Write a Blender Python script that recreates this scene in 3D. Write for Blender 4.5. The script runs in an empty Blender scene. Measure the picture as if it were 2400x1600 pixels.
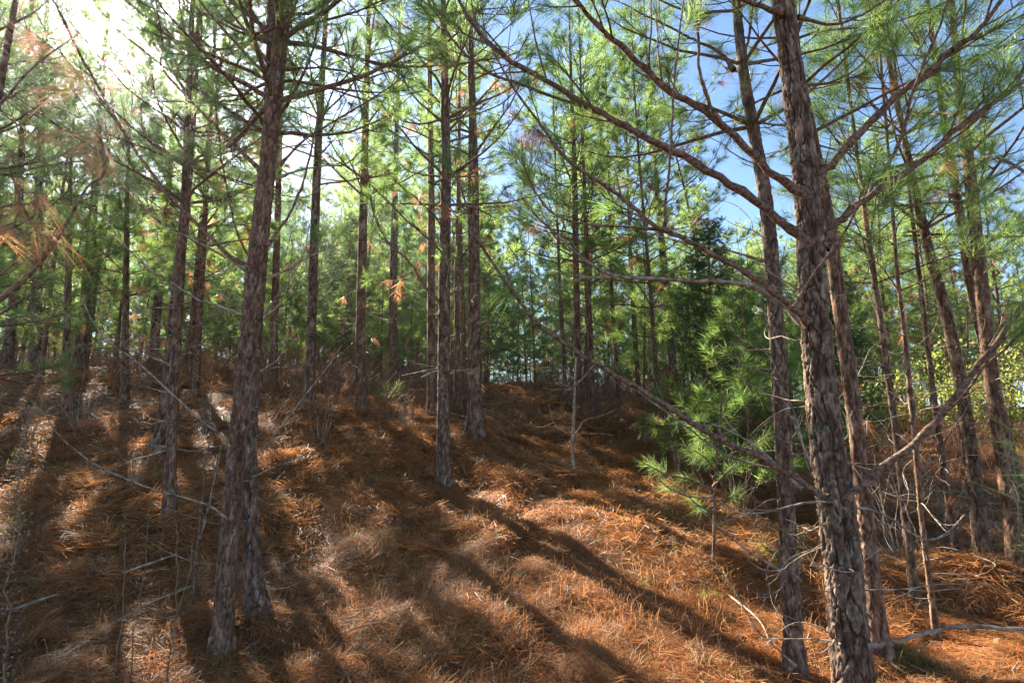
import bpy, math, random
import numpy as np
from mathutils import Vector

# ------------------------------------------------------------------ camera, sky, sun, exposure
SC = bpy.context.scene
COL = SC.collection
R = math.radians
PITCH = 9.5
EYE = 1.5
LENS = 20.0
SUN_AZ, SUN_EL = -36.8, 32.4          # azimuth from +Y (negative = left), elevation

cam_d = bpy.data.cameras.new('camera')
cam = bpy.data.objects.new('camera', cam_d)
COL.objects.link(cam)
cam.location = (0, 0, EYE)
cam.rotation_euler = (R(90 + PITCH), 0, 0)
cam_d.lens = LENS
cam_d.sensor_width = 36
cam_d.clip_start = 0.05
cam_d.clip_end = 2000
cam_d.dof.use_dof = True
cam_d.dof.focus_distance = 5.5
cam_d.dof.aperture_fstop = 4.5
SC.camera = cam

W = bpy.data.worlds.new('World')
SC.world = W
W.use_nodes = True
nt = W.node_tree
nt.nodes.clear()
wo = nt.nodes.new('ShaderNodeOutputWorld')
bg = nt.nodes.new('ShaderNodeBackground')
sky = nt.nodes.new('ShaderNodeTexSky')
sky.sky_type = 'NISHITA'
sky.sun_disc = False
sky.sun_elevation = R(SUN_EL)
sky.sun_rotation = R(SUN_AZ)
sky.altitude = 150
sky.air_density = 1.0
sky.dust_density = 0.3
sky.ozone_density = 3.5
nt.links.new(sky.outputs[0], bg.inputs[0])
nt.links.new(bg.outputs[0], wo.inputs[0])
bg.inputs[1].default_value = 0.05

sun_d = bpy.data.lights.new('sun', 'SUN')
sun_d.energy = 5.0
sun_d.angle = R(0.53)
sun_d.color = (1.0, 0.90, 0.75)
sun = bpy.data.objects.new('sun', sun_d)
COL.objects.link(sun)
_el, _az = R(SUN_EL), R(SUN_AZ)
SUN_DIR = Vector((math.sin(_az) * math.cos(_el), math.cos(_az) * math.cos(_el), math.sin(_el)))
sun.rotation_euler = (-SUN_DIR).to_track_quat('-Z', 'Y').to_euler()
sun.location = SUN_DIR * 60

SC.view_settings.view_transform = 'Standard'
SC.view_settings.look = 'None'
SC.view_settings.gamma = 1.0
SC.view_settings.exposure = 2.6
SC.view_settings.use_curve_mapping = False
SC.cycles.max_bounces = 6
SC.cycles.diffuse_bounces = 4
SC.cycles.transmission_bounces = 3
SC.cycles.glossy_bounces = 2
SC.cycles.sample_clamp_indirect = 8.0
SC.cycles.use_denoising = True
SC.cycles.denoiser = 'OPENIMAGEDENOISE'
SC.cycles.denoising_input_passes = 'RGB_ALBEDO_NORMAL'
SC.cycles.denoising_prefilter = 'NONE'

# ------------------------------------------------------------------ pixel -> place (photo measured at 2352 x 1568)
FPX = 2352 * LENS / 36.0
CP, SP = math.cos(R(PITCH)), math.sin(R(PITCH))
FWD = np.array((0, CP, SP))
CAMP = np.array((0.0, 0.0, EYE))

def at(px, py, Y):
    cx, cy = (px - 1176) / FPX, (784 - py) / FPX
    d = np.array((cx, CP - cy * SP, cy * CP + SP))
    return CAMP + d * (Y / d[1])

def rad(w, p):
    return 0.5 * w / FPX * float(np.dot(np.asarray(p) - CAMP, FWD))

# ------------------------------------------------------------------ small numeric helpers
def hash2(ix, iy, seed=0):
    n = (ix.astype(np.int64) * 374761393 + iy.astype(np.int64) * 668265263 + seed * 982451653) & 0x7fffffff
    n = ((n ^ (n >> 13)) * 1274126177) & 0x7fffffff
    n = (n ^ (n >> 16)) & 0x7fffffff
    return (n % 1000003) / 1000003.0

def vnoise(x, y, seed=0):
    x0, y0 = np.floor(x), np.floor(y)
    fx, fy = x - x0, y - y0
    fx = fx * fx * (3 - 2 * fx)
    fy = fy * fy * (3 - 2 * fy)
    a, b = hash2(x0, y0, seed), hash2(x0 + 1, y0, seed)
    c, d = hash2(x0, y0 + 1, seed), hash2(x0 + 1, y0 + 1, seed)
    return (a * (1 - fx) + b * fx) * (1 - fy) + (c * (1 - fx) + d * fx) * fy - 0.5

def norm(v):
    v = np.asarray(v, float)
    n = np.linalg.norm(v, axis=-1, keepdims=True)
    return v / np.maximum(n, 1e-9)

def perp_frame(d):
    d = norm(d)
    up = np.where(np.abs(d[..., 2:3]) < 0.9, np.array((0, 0, 1.0)), np.array((1.0, 0, 0)))
    a = norm(np.cross(d, up))
    return a, np.cross(a, d)

def smooth_path(pts, n=4):
    """Catmull-Rom through the points (rows may carry extra columns)."""
    p = np.asarray(pts, float)
    if len(p) < 3:
        t = np.linspace(0, 1, 2 * n + 1)[:, None]
        return p[0] * (1 - t) + p[-1] * t
    q = np.vstack((2 * p[0] - p[1], p, 2 * p[-1] - p[-2]))
    out = []
    for i in range(1, len(q) - 2):
        for k in range(n):
            t = k / n
            out.append(0.5 * ((2 * q[i]) + (-q[i - 1] + q[i + 1]) * t + (2 * q[i - 1] - 5 * q[i] + 4 * q[i + 1] - q[i + 2]) * t * t
                              + (-q[i - 1] + 3 * q[i] - 3 * q[i + 1] + q[i + 2]) * t ** 3))
    out.append(p[-1])
    return np.array(out)

# ------------------------------------------------------------------ terrain
CTRL = []
def cpx(px, py, Y):
    CTRL.append(tuple(at(px, py, Y)))
for x, y, z in ((0, 0, 0), (-3, 0, .1), (3, 0, -.05), (0, -6, -.5), (-8, -4, .1), (8, -4, -.4), (-1.5, 2.2, .02), (1.5, 2.2, -.02),
                (-3.2, 3.2, .12), (3.2, 3.0, -.02), (0, 4.1, .0), (2.2, 4.0, .0), (4.6, 4.4, .02), (-7, 4, .7),
                (-14, 12, 2.7), (-24, 20, 3.3), (-10, 25, 3.6), (0, 25, 3.5), (10, 25, 3.1), (22, 20, 2.4), (14, 9, .55), (24, 8, .3),
                (-30, 45, 3.6), (0, 50, 3.6), (30, 45, 3.0), (-45, 5, 2.0), (45, 5, .2), (0, -40, -2), (-60, 90, 3.5), (60, 90, 3.2),
                (-150, 0, 2), (150, 0, 0), (-150, 200, 3), (150, 200, 3), (0, 240, 3), (0, -150, -3)):
    CTRL.append((x, y, z))
for a in ((505, 1545, 3.95), (585, 1500, 4.3), (385, 1215, 5.7), (367, 1048, 7.2), (20, 1200, 5.6), (20, 905, 9.5), (200, 850, 12), (600, 860, 12.5),
          (710, 940, 9.0), (832, 962, 9.3), (1020, 1130, 7.4), (1090, 1000, 8.6), (990, 985, 9.6), (1176, 1300, 5.5), (1200, 1100, 7.3), (1500, 1190, 6.4),
          (1750, 1270, 5.5), (1450, 1105, 9.3), (1320, 1112, 8.0), (1250, 1000, 11), (1180, 892, 17), (1362, 975, 11.2), (1420, 945, 13), (1545, 905, 12),
          (1650, 1080, 9.5), (1800, 1010, 11), (2130, 1445, 4.7), (2265, 1345, 5.6), (2345, 1370, 5.3), (2150, 1000, 14), (2100, 1100, 11), (2300, 1010, 13), (800, 1200, 6.0)):
    cpx(*a)
CTRL = np.array(CTRL)
_n = len(CTRL)
_A = np.zeros((_n + 3, _n + 3))
_D = np.sqrt(((CTRL[:, None, :2] - CTRL[None, :, :2]) ** 2).sum(-1) + 0.15)
_A[:_n, :_n] = _D + np.eye(_n) * -0.03
_A[:_n, _n] = 1
_A[:_n, _n + 1:] = CTRL[:, :2]
_A[_n, :_n] = 1
_A[_n + 1:, :_n] = CTRL[:, :2].T
_Wt = np.linalg.solve(_A, np.concatenate((CTRL[:, 2], np.zeros(3))))

def ground(x, y):
    x, y = np.atleast_1d(np.asarray(x, float)), np.atleast_1d(np.asarray(y, float))
    z = np.empty_like(x)
    for s in range(0, len(x), 60000):
        xs, ys = x[s:s + 60000], y[s:s + 60000]
        d = np.sqrt((xs[:, None] - CTRL[None, :, 0]) ** 2 + (ys[:, None] - CTRL[None, :, 1]) ** 2 + 0.15)
        z[s:s + 60000] = d @ _Wt[:_n] + _Wt[_n] + xs * _Wt[_n + 1] + ys * _Wt[_n + 2]
    for fx, fy in FEET: z += 0.10 * np.exp(-((x - fx) ** 2 + (y - fy) ** 2) / 0.14)
    z += 0.19 * vnoise(x * 0.55, y * 0.55, 3) + 0.15 * vnoise(x * 1.5 + 7, y * 1.5, 5) + 0.10 * vnoise(x * 3.4, y * 3.4 + 3, 9) - 0.17 * np.abs(vnoise(x * 2.0 + 11, y * 2.0, 15)) + .04
    return z

FEET = []
def gz(x, y):
    return float(ground([x], [y])[0])

for _a in ((503, 1550, 3.95), (586, 1500, 4.3), (1020, 1130, 7.4), (1090, 1000, 8.6), (990, 985, 9.6), (832, 962, 9.3), (710, 940, 9.0), (385, 1215, 5.7), (367, 1048, 7.2), (2265, 1345, 5.6), (2350, 1372, 5.3), (1320, 1112, 8.0)):
    FEET.append(tuple(at(*_a)[:2]))

# ------------------------------------------------------------------ materials
def new_mat(name):
    m = bpy.data.materials.new(name)
    m.use_nodes = True
    t = m.node_tree
    t.nodes.clear()
    return m, t, t.nodes, t.links

def leaf_material(name, trans=0.4, rough=0.45, spec=0.5, gain=1.0, tgain=1.3):
    """thin blades: colour from the attribute Col, light passes through them"""
    m, t, N, L = new_mat(name)
    out = N.new('ShaderNodeOutputMaterial')
    att = N.new('ShaderNodeAttribute'); att.attribute_name = 'Col'
    p = N.new('ShaderNodeBsdfPrincipled')
    p.inputs['Roughness'].default_value = rough
    p.inputs['Specular IOR Level'].default_value = spec
    tr = N.new('ShaderNodeBsdfTranslucent')
    mx = N.new('ShaderNodeMixShader'); mx.inputs[0].default_value = trans
    g = N.new('ShaderNodeVectorMath'); g.operation = 'SCALE'; g.inputs[3].default_value = tgain
    L.new(att.outputs['Color'], p.inputs['Base Color'])
    L.new(att.outputs['Color'], g.inputs[0])
    L.new(g.outputs[0], tr.inputs['Color'])
    L.new(p.outputs[0], mx.inputs[1]); L.new(tr.outputs[0], mx.inputs[2]); L.new(mx.outputs[0], out.inputs[0])
    return m

def bark_material(name, plate_a, plate_b, fissure, lichen, use_plate=True, scale=1.0, bump=0.6):
    m, t, N, L = new_mat(name)
    out = N.new('ShaderNodeOutputMaterial')
    p = N.new('ShaderNodeBsdfPrincipled'); p.inputs['Roughness'].default_value = 0.85
    p.inputs['Specular IOR Level'].default_value = 0.25
    tc = N.new('ShaderNodeTexCoord')
    mp = N.new('ShaderNodeMapping'); mp.inputs['Scale'].default_value = (1, 1, 0.35)
    L.new(tc.outputs['Object'], mp.inputs[0])
    n1 = N.new('ShaderNodeTexNoise'); n1.inputs['Scale'].default_value = 22 * scale; n1.inputs['Detail'].default_value = 6
    n2 = N.new('ShaderNodeTexNoise'); n2.inputs['Scale'].default_value = 5 * scale; n2.inputs['Detail'].default_value = 4
    n3 = N.new('ShaderNodeTexNoise'); n3.inputs['Scale'].default_value = 75 * scale; n3.inputs['Detail'].default_value = 5
    for n in (n1, n3): L.new(mp.outputs[0], n.inputs['Vector'])
    L.new(tc.outputs['Object'], n2.inputs['Vector'])
    r1 = N.new('ShaderNodeValToRGB')
    r1.color_ramp.elements[0].position = 0.38; r1.color_ramp.elements[0].color = (*plate_a, 1)
    r1.color_ramp.elements[1].position = 0.66; r1.color_ramp.elements[1].color = (*plate_b, 1)
    L.new(n1.outputs['Fac'], r1.inputs[0])
    r2 = N.new('ShaderNodeValToRGB')
    r2.color_ramp.elements[0].position = 0.56; r2.color_ramp.elements[0].color = (0, 0, 0, 1)
    r2.color_ramp.elements[1].position = 0.70; r2.color_ramp.elements[1].color = (0.7, 0.7, 0.7, 1)
    L.new(n2.outputs['Fac'], r2.inputs[0])
    mx = N.new('ShaderNodeMix'); mx.data_type = 'RGBA'
    L.new(r2.outputs[0], mx.inputs[0]); L.new(r1.outputs[0], mx.inputs[6]); mx.inputs[7].default_value = (*lichen, 1)
    mx2 = N.new('ShaderNodeMix'); mx2.data_type = 'RGBA'
    mx2.inputs[6].default_value = (*fissure, 1)
    L.new(mx.outputs[2], mx2.inputs[7])
    if use_plate:
        att = N.new('ShaderNodeAttribute'); att.attribute_name = 'plate'
        L.new(att.outputs['Fac'], mx2.inputs[0])
    else:
        v = N.new('ShaderNodeTexVoronoi'); v.feature = 'DISTANCE_TO_EDGE'; v.inputs['Scale'].default_value = 26 * scale
        L.new(mp.outputs[0], v.inputs['Vector'])
        rr = N.new('ShaderNodeValToRGB'); rr.color_ramp.elements[0].position = 0.0; rr.color_ramp.elements[1].position = 0.16
        L.new(v.outputs['Distance'], rr.inputs[0]); L.new(rr.outputs[0], mx2.inputs[0])
    b = N.new('ShaderNodeBump'); b.inputs['Strength'].default_value = bump; b.inputs['Distance'].default_value = 0.008
    L.new(n3.outputs['Fac'], b.inputs['Height'])
    L.new(b.outputs[0], p.inputs['Normal'])
    mr = N.new('ShaderNodeMapRange'); mr.inputs[1].default_value = .3; mr.inputs[2].default_value = .7; mr.inputs[3].default_value = .55; mr.inputs[4].default_value = 1.3
    L.new(n3.outputs['Fac'], mr.inputs[0])
    sc_ = N.new('ShaderNodeVectorMath'); sc_.operation = 'SCALE'
    L.new(mx2.outputs[2], sc_.inputs[0]); L.new(mr.outputs[0], sc_.inputs[3])
    L.new(sc_.outputs[0], p.inputs['Base Color'])
    L.new(p.outputs[0], out.inputs[0])
    return m

def noise_material(name, a, b, scale, rough=0.85, bump=0.4, detail=6, stretch=None):
    m, t, N, L = new_mat(name)
    out = N.new('ShaderNodeOutputMaterial')
    p = N.new('ShaderNodeBsdfPrincipled'); p.inputs['Roughness'].default_value = rough
    p.inputs['Specular IOR Level'].default_value = 0.3
    tc = N.new('ShaderNodeTexCoord')
    n1 = N.new('ShaderNodeTexNoise'); n1.inputs['Scale'].default_value = scale; n1.inputs['Detail'].default_value = detail
    L.new(tc.outputs['Object'], n1.inputs['Vector'])
    r1 = N.new('ShaderNodeValToRGB')
    r1.color_ramp.elements[0].position = 0.36; r1.color_ramp.elements[0].color = (*a, 1)
    r1.color_ramp.elements[1].position = 0.66; r1.color_ramp.elements[1].color = (*b, 1)
    L.new(n1.outputs['Fac'], r1.inputs[0]); L.new(r1.outputs[0], p.inputs['Base Color'])
    bb = N.new('ShaderNodeBump'); bb.inputs['Strength'].default_value = bump; bb.inputs['Distance'].default_value = 0.01
    L.new(n1.outputs['Fac'], bb.inputs['Height']); L.new(bb.outputs[0], p.inputs['Normal'])
    L.new(p.outputs[0], out.inputs[0])
    return m

M = {}
M['needle'] = leaf_material('pine_needle_green', 0.62, 0.4, 0.5, tgain=1.95)
M['straw'] = leaf_material('pine_straw_brown', 0.45, 0.55, 0.35, tgain=1.5)
M['leaf'] = leaf_material('broad_leaf', 0.5, 0.5, 0.4)
M['bark'] = bark_material('plated_pine_bark', (.155, .088, .054), (.40, .28, .19), (.036, .018, .011), (.44, .39, .31))
M['bark_red'] = bark_material('reddish_pine_bark', (.19, .098, .056), (.43, .275, .175), (.048, .022, .012), (.42, .36, .28))
M['bark_far'] = bark_material('distant_pine_bark', (.17, .088, .048), (.30, .185, .11), (.05, .024, .014), (.28, .23, .18), use_plate=False)
M['branch'] = noise_material('branch_bark', (.07, .036, .022), (.29, .18, .115), 48, bump=1.0)
M['twig'] = noise_material('fresh_twig_bark', (.10, .055, .035), (.17, .10, .06), 40)
M['dead'] = noise_material('grey_dead_wood', (.13, .085, .055), (.42, .34, .26), 28)
M['pale'] = noise_material('bleached_wood', (.20, .15, .10), (.48, .41, .32), 16)
M['weed'] = noise_material('dry_weed_stem', (.13, .08, .045), (.32, .21, .12), 30)
M['soil'] = noise_material('forest_floor_duff', (.06, .028, .013), (.20, .085, .034), 9, 0.95, 0.8, 10)
M['stone'] = noise_material('pale_quartz_stone', (.24, .22, .19), (.46, .43, .38), 30)
M['cone'] = noise_material('pine_cone_scale', (.09, .045, .025), (.20, .11, .06), 40)

# ------------------------------------------------------------------ mesh building
class MB:
    """collects triangles and quads, builds ONE mesh"""
    def __init__(s):
        s.v, s.c, s.pl, s.fs, s.n = [], [], [], [], 0
        s.loops, s.sizes = [], []
    def add(s, verts, faces, col=None, plate=None):
        verts = np.asarray(verts, np.float32).reshape(-1, 3)
        faces = np.asarray(faces, np.int64)
        s.v.append(verts)
        if col is not None:
            col = np.asarray(col, np.float32)
            if col.ndim == 1: col = np.tile(col, (len(verts), 1))
            s.c.append(col)
        if plate is not None: s.pl.append(np.asarray(plate, np.float32))
        s.loops.append((faces + s.n).reshape(-1))
        s.sizes.append(np.full(len(faces), faces.shape[1], np.int64))
        s.n += len(verts)
    def tube(s, pts, radii, sides=6, col=None, cap=True):
        pts = np.asarray(pts, float); radii = np.asarray(radii, float)
        n = len(pts)
        tan = np.gradient(pts, axis=0); tan = norm(tan)
        a0, _ = perp_frame(tan[0:1]); a = a0[0]
        fr = np.empty((n, 2, 3))
        for i in range(n):
            a = a - tan[i] * np.dot(a, tan[i]); a = a / max(np.linalg.norm(a), 1e-9)
            fr[i, 0] = a; fr[i, 1] = np.cross(tan[i], a)
        th = np.linspace(0, 2 * np.pi, sides, endpoint=False)
        ring = fr[:, None, 0] * np.cos(th)[None, :, None] + fr[:, None, 1] * np.sin(th)[None, :, None]
        v = (pts[:, None] + ring * radii[:, None, None]).reshape(-1, 3)
        i, j = np.meshgrid(np.arange(n - 1), np.arange(sides), indexing='ij')
        j2 = (j + 1) % sides
        f = np.stack((i * sides + j, i * sides + j2, (i + 1) * sides + j2, (i + 1) * sides + j), -1).reshape(-1, 4)
        s.add(v, f, col)
    def build(s, name, mat, parent=None, smooth=True):
        me = bpy.data.meshes.new(name)
        V = np.concatenate(s.v); Lp = np.concatenate(s.loops).astype(np.int32); Sz = np.concatenate(s.sizes).astype(np.int32)
        me.vertices.add(len(V)); me.vertices.foreach_set('co', V.ravel())
        me.loops.add(len(Lp)); me.loops.foreach_set('vertex_index', Lp)
        me.polygons.add(len(Sz))
        st = np.concatenate(([0], np.cumsum(Sz)[:-1])).astype(np.int32)
        me.polygons.foreach_set('loop_start', st)
        if smooth: me.polygons.foreach_set('use_smooth', np.ones(len(Sz), bool))
        if s.c:
            C = np.concatenate(s.c); C = np.hstack((C, np.ones((len(C), 1), np.float32)))
            at_ = me.attributes.new('Col', 'FLOAT_COLOR', 'POINT'); at_.data.foreach_set('color', C.ravel())
        if s.pl:
            at_ = me.attributes.new('plate', 'FLOAT', 'POINT'); at_.data.foreach_set('value', np.concatenate(s.pl))
        me.materials.append(mat)
        me.update(calc_edges=True); me.validate()
        o = bpy.data.objects.new(name, me)
        COL.objects.link(o)
        if parent is not None: o.parent = parent
        return o

def empty(name, loc):
    o = bpy.data.objects.new(name, None)
    o.location = loc
    o.empty_display_size = 0.2
    COL.objects.link(o)
    return o

def tag(o, label=None, cat=None, group=None, kind=None):
    if label: o['label'] = label
    if cat: o['category'] = cat
    if group: o['group'] = group
    if kind: o['kind'] = kind
    return o

# ------------------------------------------------------------------ needles
GREEN = np.array((0.110, 0.180, 0.042))
YGREEN = np.array((0.20, 0.24, 0.05))
BLUEG = np.array((0.085, 0.155, 0.058))
RUST = np.array((0.26, 0.125, 0.055))
STRAW = np.array((0.45, 0.175, 0.045))

def add_needles(mb, pos, axis, dead, rng, per=40, length=0.16, width=0.002, spread=(18, 62), run=0.10, near=True, tint=None):
    """tufts of long needles round twig ends. pos, axis: (n,3); dead: (n,) bool"""
    n = len(pos)
    if n == 0: return
    pos = np.repeat(np.asarray(pos, float), per, 0); ax = np.repeat(norm(np.asarray(axis, float)), per, 0)
    k = n * per
    a, b = perp_frame(ax)
    ph = rng.uniform(0, 2 * np.pi, k)[:, None]
    rd = a * np.cos(ph) + b * np.sin(ph)
    sp = np.radians(rng.uniform(spread[0], spread[1], k))[:, None]
    d = ax * np.cos(sp) + rd * np.sin(sp)
    dd = np.repeat(dead, per)
    d[dd] += np.array((0, 0, -1.1))
    d = norm(d)
    p0 = pos - ax * (rng.uniform(0, 1, k) ** 0.8 * run)[:, None]
    ln = (length * rng.uniform(0.65, 1.15, k))[:, None]
    droop = np.array((0, 0, -1.0)) * rng.uniform(0.0, 0.28, k)[:, None] * ln
    p2 = p0 + d * ln + droop
    side = norm(np.cross(d, rng.normal(size=(k, 3)))) * (width * 0.5)
    cb = np.where(dd[:, None], RUST, GREEN if tint is None else tint)
    tuftv = np.repeat(rng.uniform(0.7, 1.35, (n, 1)), per, 0)
    yel = np.repeat(rng.uniform(0, 1, (n, 1)) ** 3, per, 0) * (~dd[:, None])
    c = (cb * (1 - yel * 0.6) + YGREEN * yel * 0.6) * tuftv * rng.uniform(0.75, 1.25, (k, 1))
    if near:
        p1 = p0 + d * ln * 0.55 + droop * 0.22
        v = np.stack((p0 - side, p0 + side, p1 + side, p1 - side, p2), 1).reshape(-1, 3)
        o = (np.arange(k) * 5)[:, None]
        q = o + np.array((0, 1, 2, 3)); t = o + np.array((3, 2, 4))
        base = mb.n
        mb.add(v, q, np.repeat(c, 5, 0))
        mb.loops.append((t + base).reshape(-1)); mb.sizes.append(np.full(k, 3, np.int64))
    else:
        v = np.stack((p0 - side, p0 + side, p2), 1).reshape(-1, 3)
        mb.add(v, (np.arange(k) * 3)[:, None] + np.array((0, 1, 2)), np.repeat(c, 3, 0))

# ------------------------------------------------------------------ bark relief
def bark_trunk(mb, pts, radii, cell=0.032, aspect=2.6, relief=0.007, step=0.008, seed=0, fine=99):
    """a trunk with plates of bark standing proud of the fissures between them"""
    pts = np.asarray(pts, float); radii = np.asarray(radii, float)
    seg = np.concatenate(([0], np.cumsum(np.linalg.norm(np.diff(pts, axis=0), axis=1))))
    total = seg[-1]
    f_ = min(fine, total)
    s = np.linspace(0, f_, max(int(f_ / (step * 1.4)), 4))
    if total > f_ + .2: s = np.concatenate((s, np.linspace(f_, total, max(int((total - f_) / (step * 9)), 6) + 1)[1:]))
    nv = len(s)
    P = np.stack([np.interp(s, seg, pts[:, k]) for k in range(3)], 1)
    rr = np.interp(s, seg, radii)
    nu = max(int(2 * np.pi * radii[0] / step), 10)
    th = np.linspace(0, 2 * np.pi, nu, endpoint=False)
    ncell = 2 * max(int(round(np.pi * radii[len(radii) // 3] / cell)), 3)
    U, Vv = np.meshgrid(th / (2 * np.pi) * ncell, s / (cell * aspect))
    # warp the plates a little so that fissures wander
    U = U + 0.55 * vnoise(Vv * 1.1 + 3, np.cos(th)[None] * 2 + np.sin(th)[None] * 3.1 + Vv * 0, seed + 1)
    Vw = Vv + 0.6 * vnoise(np.cos(th)[None] * 2.2 + 9 + Vv * 0.3, np.sin(th)[None] * 2.2 + Vv * 0.9, seed + 2)
    U = U + 0.5 * vnoise(U * .45 + 5, Vw * .35, seed + 3)
    def plates(u, w, n, sd):
        iu, iv = np.floor(u), np.floor(w)
        F1 = np.full(u.shape, 9.0); F2 = np.full(u.shape, 9.0); ID = np.zeros(u.shape)
        C1 = np.zeros(u.shape + (2,)); C2 = np.zeros(u.shape + (2,))
        for du in (-1, 0, 1):
            for dv in (-1, 0, 1):
                cu, cv = iu + du, iv + dv
                cw = np.mod(cu, n)
                pu = cu + 0.02 + 0.96 * hash2(cw, cv, sd); pv = cv + 0.02 + 0.96 * hash2(cw, cv, sd + 17)
                d = np.sqrt((u - pu) ** 2 + (w - pv) ** 2)
                nearer = d < F1
                second = (~nearer) & (d < F2)
                pc = np.stack((pu, pv), -1)
                C2 = np.where(nearer[..., None], C1, np.where(second[..., None], pc, C2)); C1 = np.where(nearer[..., None], pc, C1)
                F2 = np.where(nearer, F1, np.minimum(F2, d))
                ID = np.where(nearer, hash2(cw, cv, sd + 31), ID)
                F1 = np.where(nearer, d, F1)
        dv_ = np.abs(C1 - C2); return F2 - F1, ID, dv_[..., 0] / (dv_[..., 0] + dv_[..., 1] * 0.8 + 1e-6)
    rough = vnoise(U * 5, Vw * 6, seed + 8)
    big, IDb, LENb = plates(U * .5, Vw * .42, max(ncell // 2, 3), seed + 50) if ncell % 2 == 0 else plates(U, Vw * .42, ncell, seed + 50)
    sml, ID, LEN = plates(U, Vw, ncell, seed)
    # deep wandering fissures between the big plates, shallow cracks inside them
    wob = np.clip(vnoise(U * 0.8, Vw * 0.9, seed + 7) + 0.5, 0, 1)
    eb = np.clip((big + 0.12 * rough) / ((0.06 + 0.20 * wob) * (0.4 + 0.6 * LENb)), 0, 1); eb = eb * eb * (3 - 2 * eb)
    es = np.clip((sml + 0.22 * rough) / ((0.10 + 0.35 * wob) * (0.45 + 0.55 * LEN)), 0, 1); es = es * es * (3 - 2 * es)
    deep = np.clip(0.25 + 1.5 * vnoise(U * .6 + 3, Vw * .6, seed + 9), 0.12, 0.9)
    e = eb * (1 - (1 - es) * deep)
    lay = vnoise(U * 2.1, Vw * 2.4, seed + 5) + 0.6 * vnoise(U * 4.7, Vw * 5.1, seed + 6) + 0.5
    lay = np.floor(lay * 4) / 4 * 0.75 + lay * 0.25                     # flakes lying on flakes
    fl = lay - 0.5 + vnoise(U * 11, Vw * 12, seed + 10) * 0.25
    fade = np.clip(rr / max(radii[0], 1e-4), 0.25, 1)[:, None]
    h = relief * fade * (e * (0.45 + 0.5 * ID + 0.5 * IDb) + fl * 0.8 * e - 0.7)
    T = norm(np.gradient(P, axis=0))
    A = np.zeros_like(P); A[:, 0] = 1
    A = norm(A - T * (A * T).sum(1, keepdims=True)); B = np.cross(T, A)
    ring = A[:, None] * np.cos(th)[None, :, None] + B[:, None] * np.sin(th)[None, :, None]
    lobes = 1 + 0.05 * np.sin(2 * th + seed)[None] + 0.03 * np.sin(3 * th + 1 + s[:, None] * 1.3)
    lobes = lobes + np.exp(-s / .22)[:, None] * (.10 * np.sin(5 * th + seed)[None] + .07 * np.sin(3 * th + 2 * seed)[None])
    V = P[:, None] + ring * (rr[:, None] * lobes + h)[:, :, None]
    i, j = np.meshgrid(np.arange(nv - 1), np.arange(nu), indexing='ij')
    j2 = (j + 1) % nu
    f = np.stack((i * nu + j, i * nu + j2, (i + 1) * nu + j2, (i + 1) * nu + j), -1).reshape(-1, 4)
    mb.add(V.reshape(-1, 3), f, plate=np.clip(e * (0.45 + 0.4 * ID + .15 * IDb) * (0.9 + 1.0 * fl), 0, 1).ravel())

# ------------------------------------------------------------------ pine branches
class Branch:
    def __init__(s, pts, radii, dead=False):
        s.pts, s.radii, s.dead = np.asarray(pts, float), np.asarray(radii, float), dead
        s.twigs, s.tpos, s.tax, s.tdead, s.traced = [], [], [], [], False
    def tuft(s, p, a, dead=False):
        s.tpos.append(p); s.tax.append(a); s.tdead.append(dead)

def grow_twigs(b, rng, count, lmin, lmax, s0=0.3, bare=0.1, rust=0.0, second=True, up=0.35):
    n = len(b.pts)
    tan = norm(np.gradient(b.pts, axis=0))
    for k in range(count):
        s = s0 + (1 - s0) * (k + rng.uniform(0.1, 0.9)) / count
        x = s * (n - 1); i = min(int(x), n - 2); f = x - i
        p = b.pts[i] * (1 - f) + b.pts[i + 1] * f
        t = tan[i]
        r = b.radii[i] * 0.55
        A, B = perp_frame(t[None]); A, B = A[0], B[0]
        ph = rng.uniform(0, 2 * math.pi)
        sd = A * math.cos(ph) * (1.0) + B * math.sin(ph) * 0.6
        ang = math.radians(rng.uniform(32, 62))
        d = t * math.cos(ang) + sd * math.sin(ang)
        L = rng.uniform(lmin, lmax) * (1.15 - 0.5 * s)
        m = 4
        q = [p]; dd = d.copy()
        for j in range(m):
            dd = norm(dd + np.array((0, 0, up * 0.3)) + rng.normal(size=3) * 0.10)
            q.append(q[-1] + dd * L / m)
        q = np.array(q)
        r = max(min(r, 0.008), 0.0022)
        b.twigs.append((q, np.linspace(r, max(r * 0.45, 0.0016), m + 1)))
        if rng.uniform() > bare:
            dead = rng.uniform() < rust
            b.tuft(q[-1], dd, dead)
            if rng.uniform() < 0.55: b.tuft(q[-2], norm(q[-1] - q[-2]), dead)
            if second and L > 0.3:
                for _ in range(int(rng.integers(1, 3))):
                    d2 = norm(dd + rng.normal(size=3) * 0.55 + np.array((0, 0, 0.2)))
                    e = q[2] + d2 * L * rng.uniform(0.3, 0.5)
                    b.twigs.append((np.array((q[2], (q[2] + e) / 2 + rng.normal(size=3) * 0.01, e)), np.array((r * 0.6, r * 0.5, r * 0.35))))
                    b.tuft(e, d2, dead)
    if not b.dead: b.tuft(b.pts[-1], tan[-1]); b.tuft(b.pts[-2], tan[-2])

def whorl_branch(p, az, L, elev, r, rng, up=0.5, dead=False, wig=0.08):
    m = 7
    d = np.array((math.cos(az) * math.cos(elev), math.sin(az) * math.cos(elev), math.sin(elev)))
    q = [p]; dd = d
    for j in range(m):
        lift = -0.08 if j < 2 else up * 0.22 * j / m
        dd = norm(dd + np.array((0, 0, lift)) + rng.normal(size=3) * wig)
        q.append(q[-1] + dd * L / m)
    return Branch(np.array(q), np.linspace(r, max(r * 0.25, 0.002), m + 1), dead)

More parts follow.
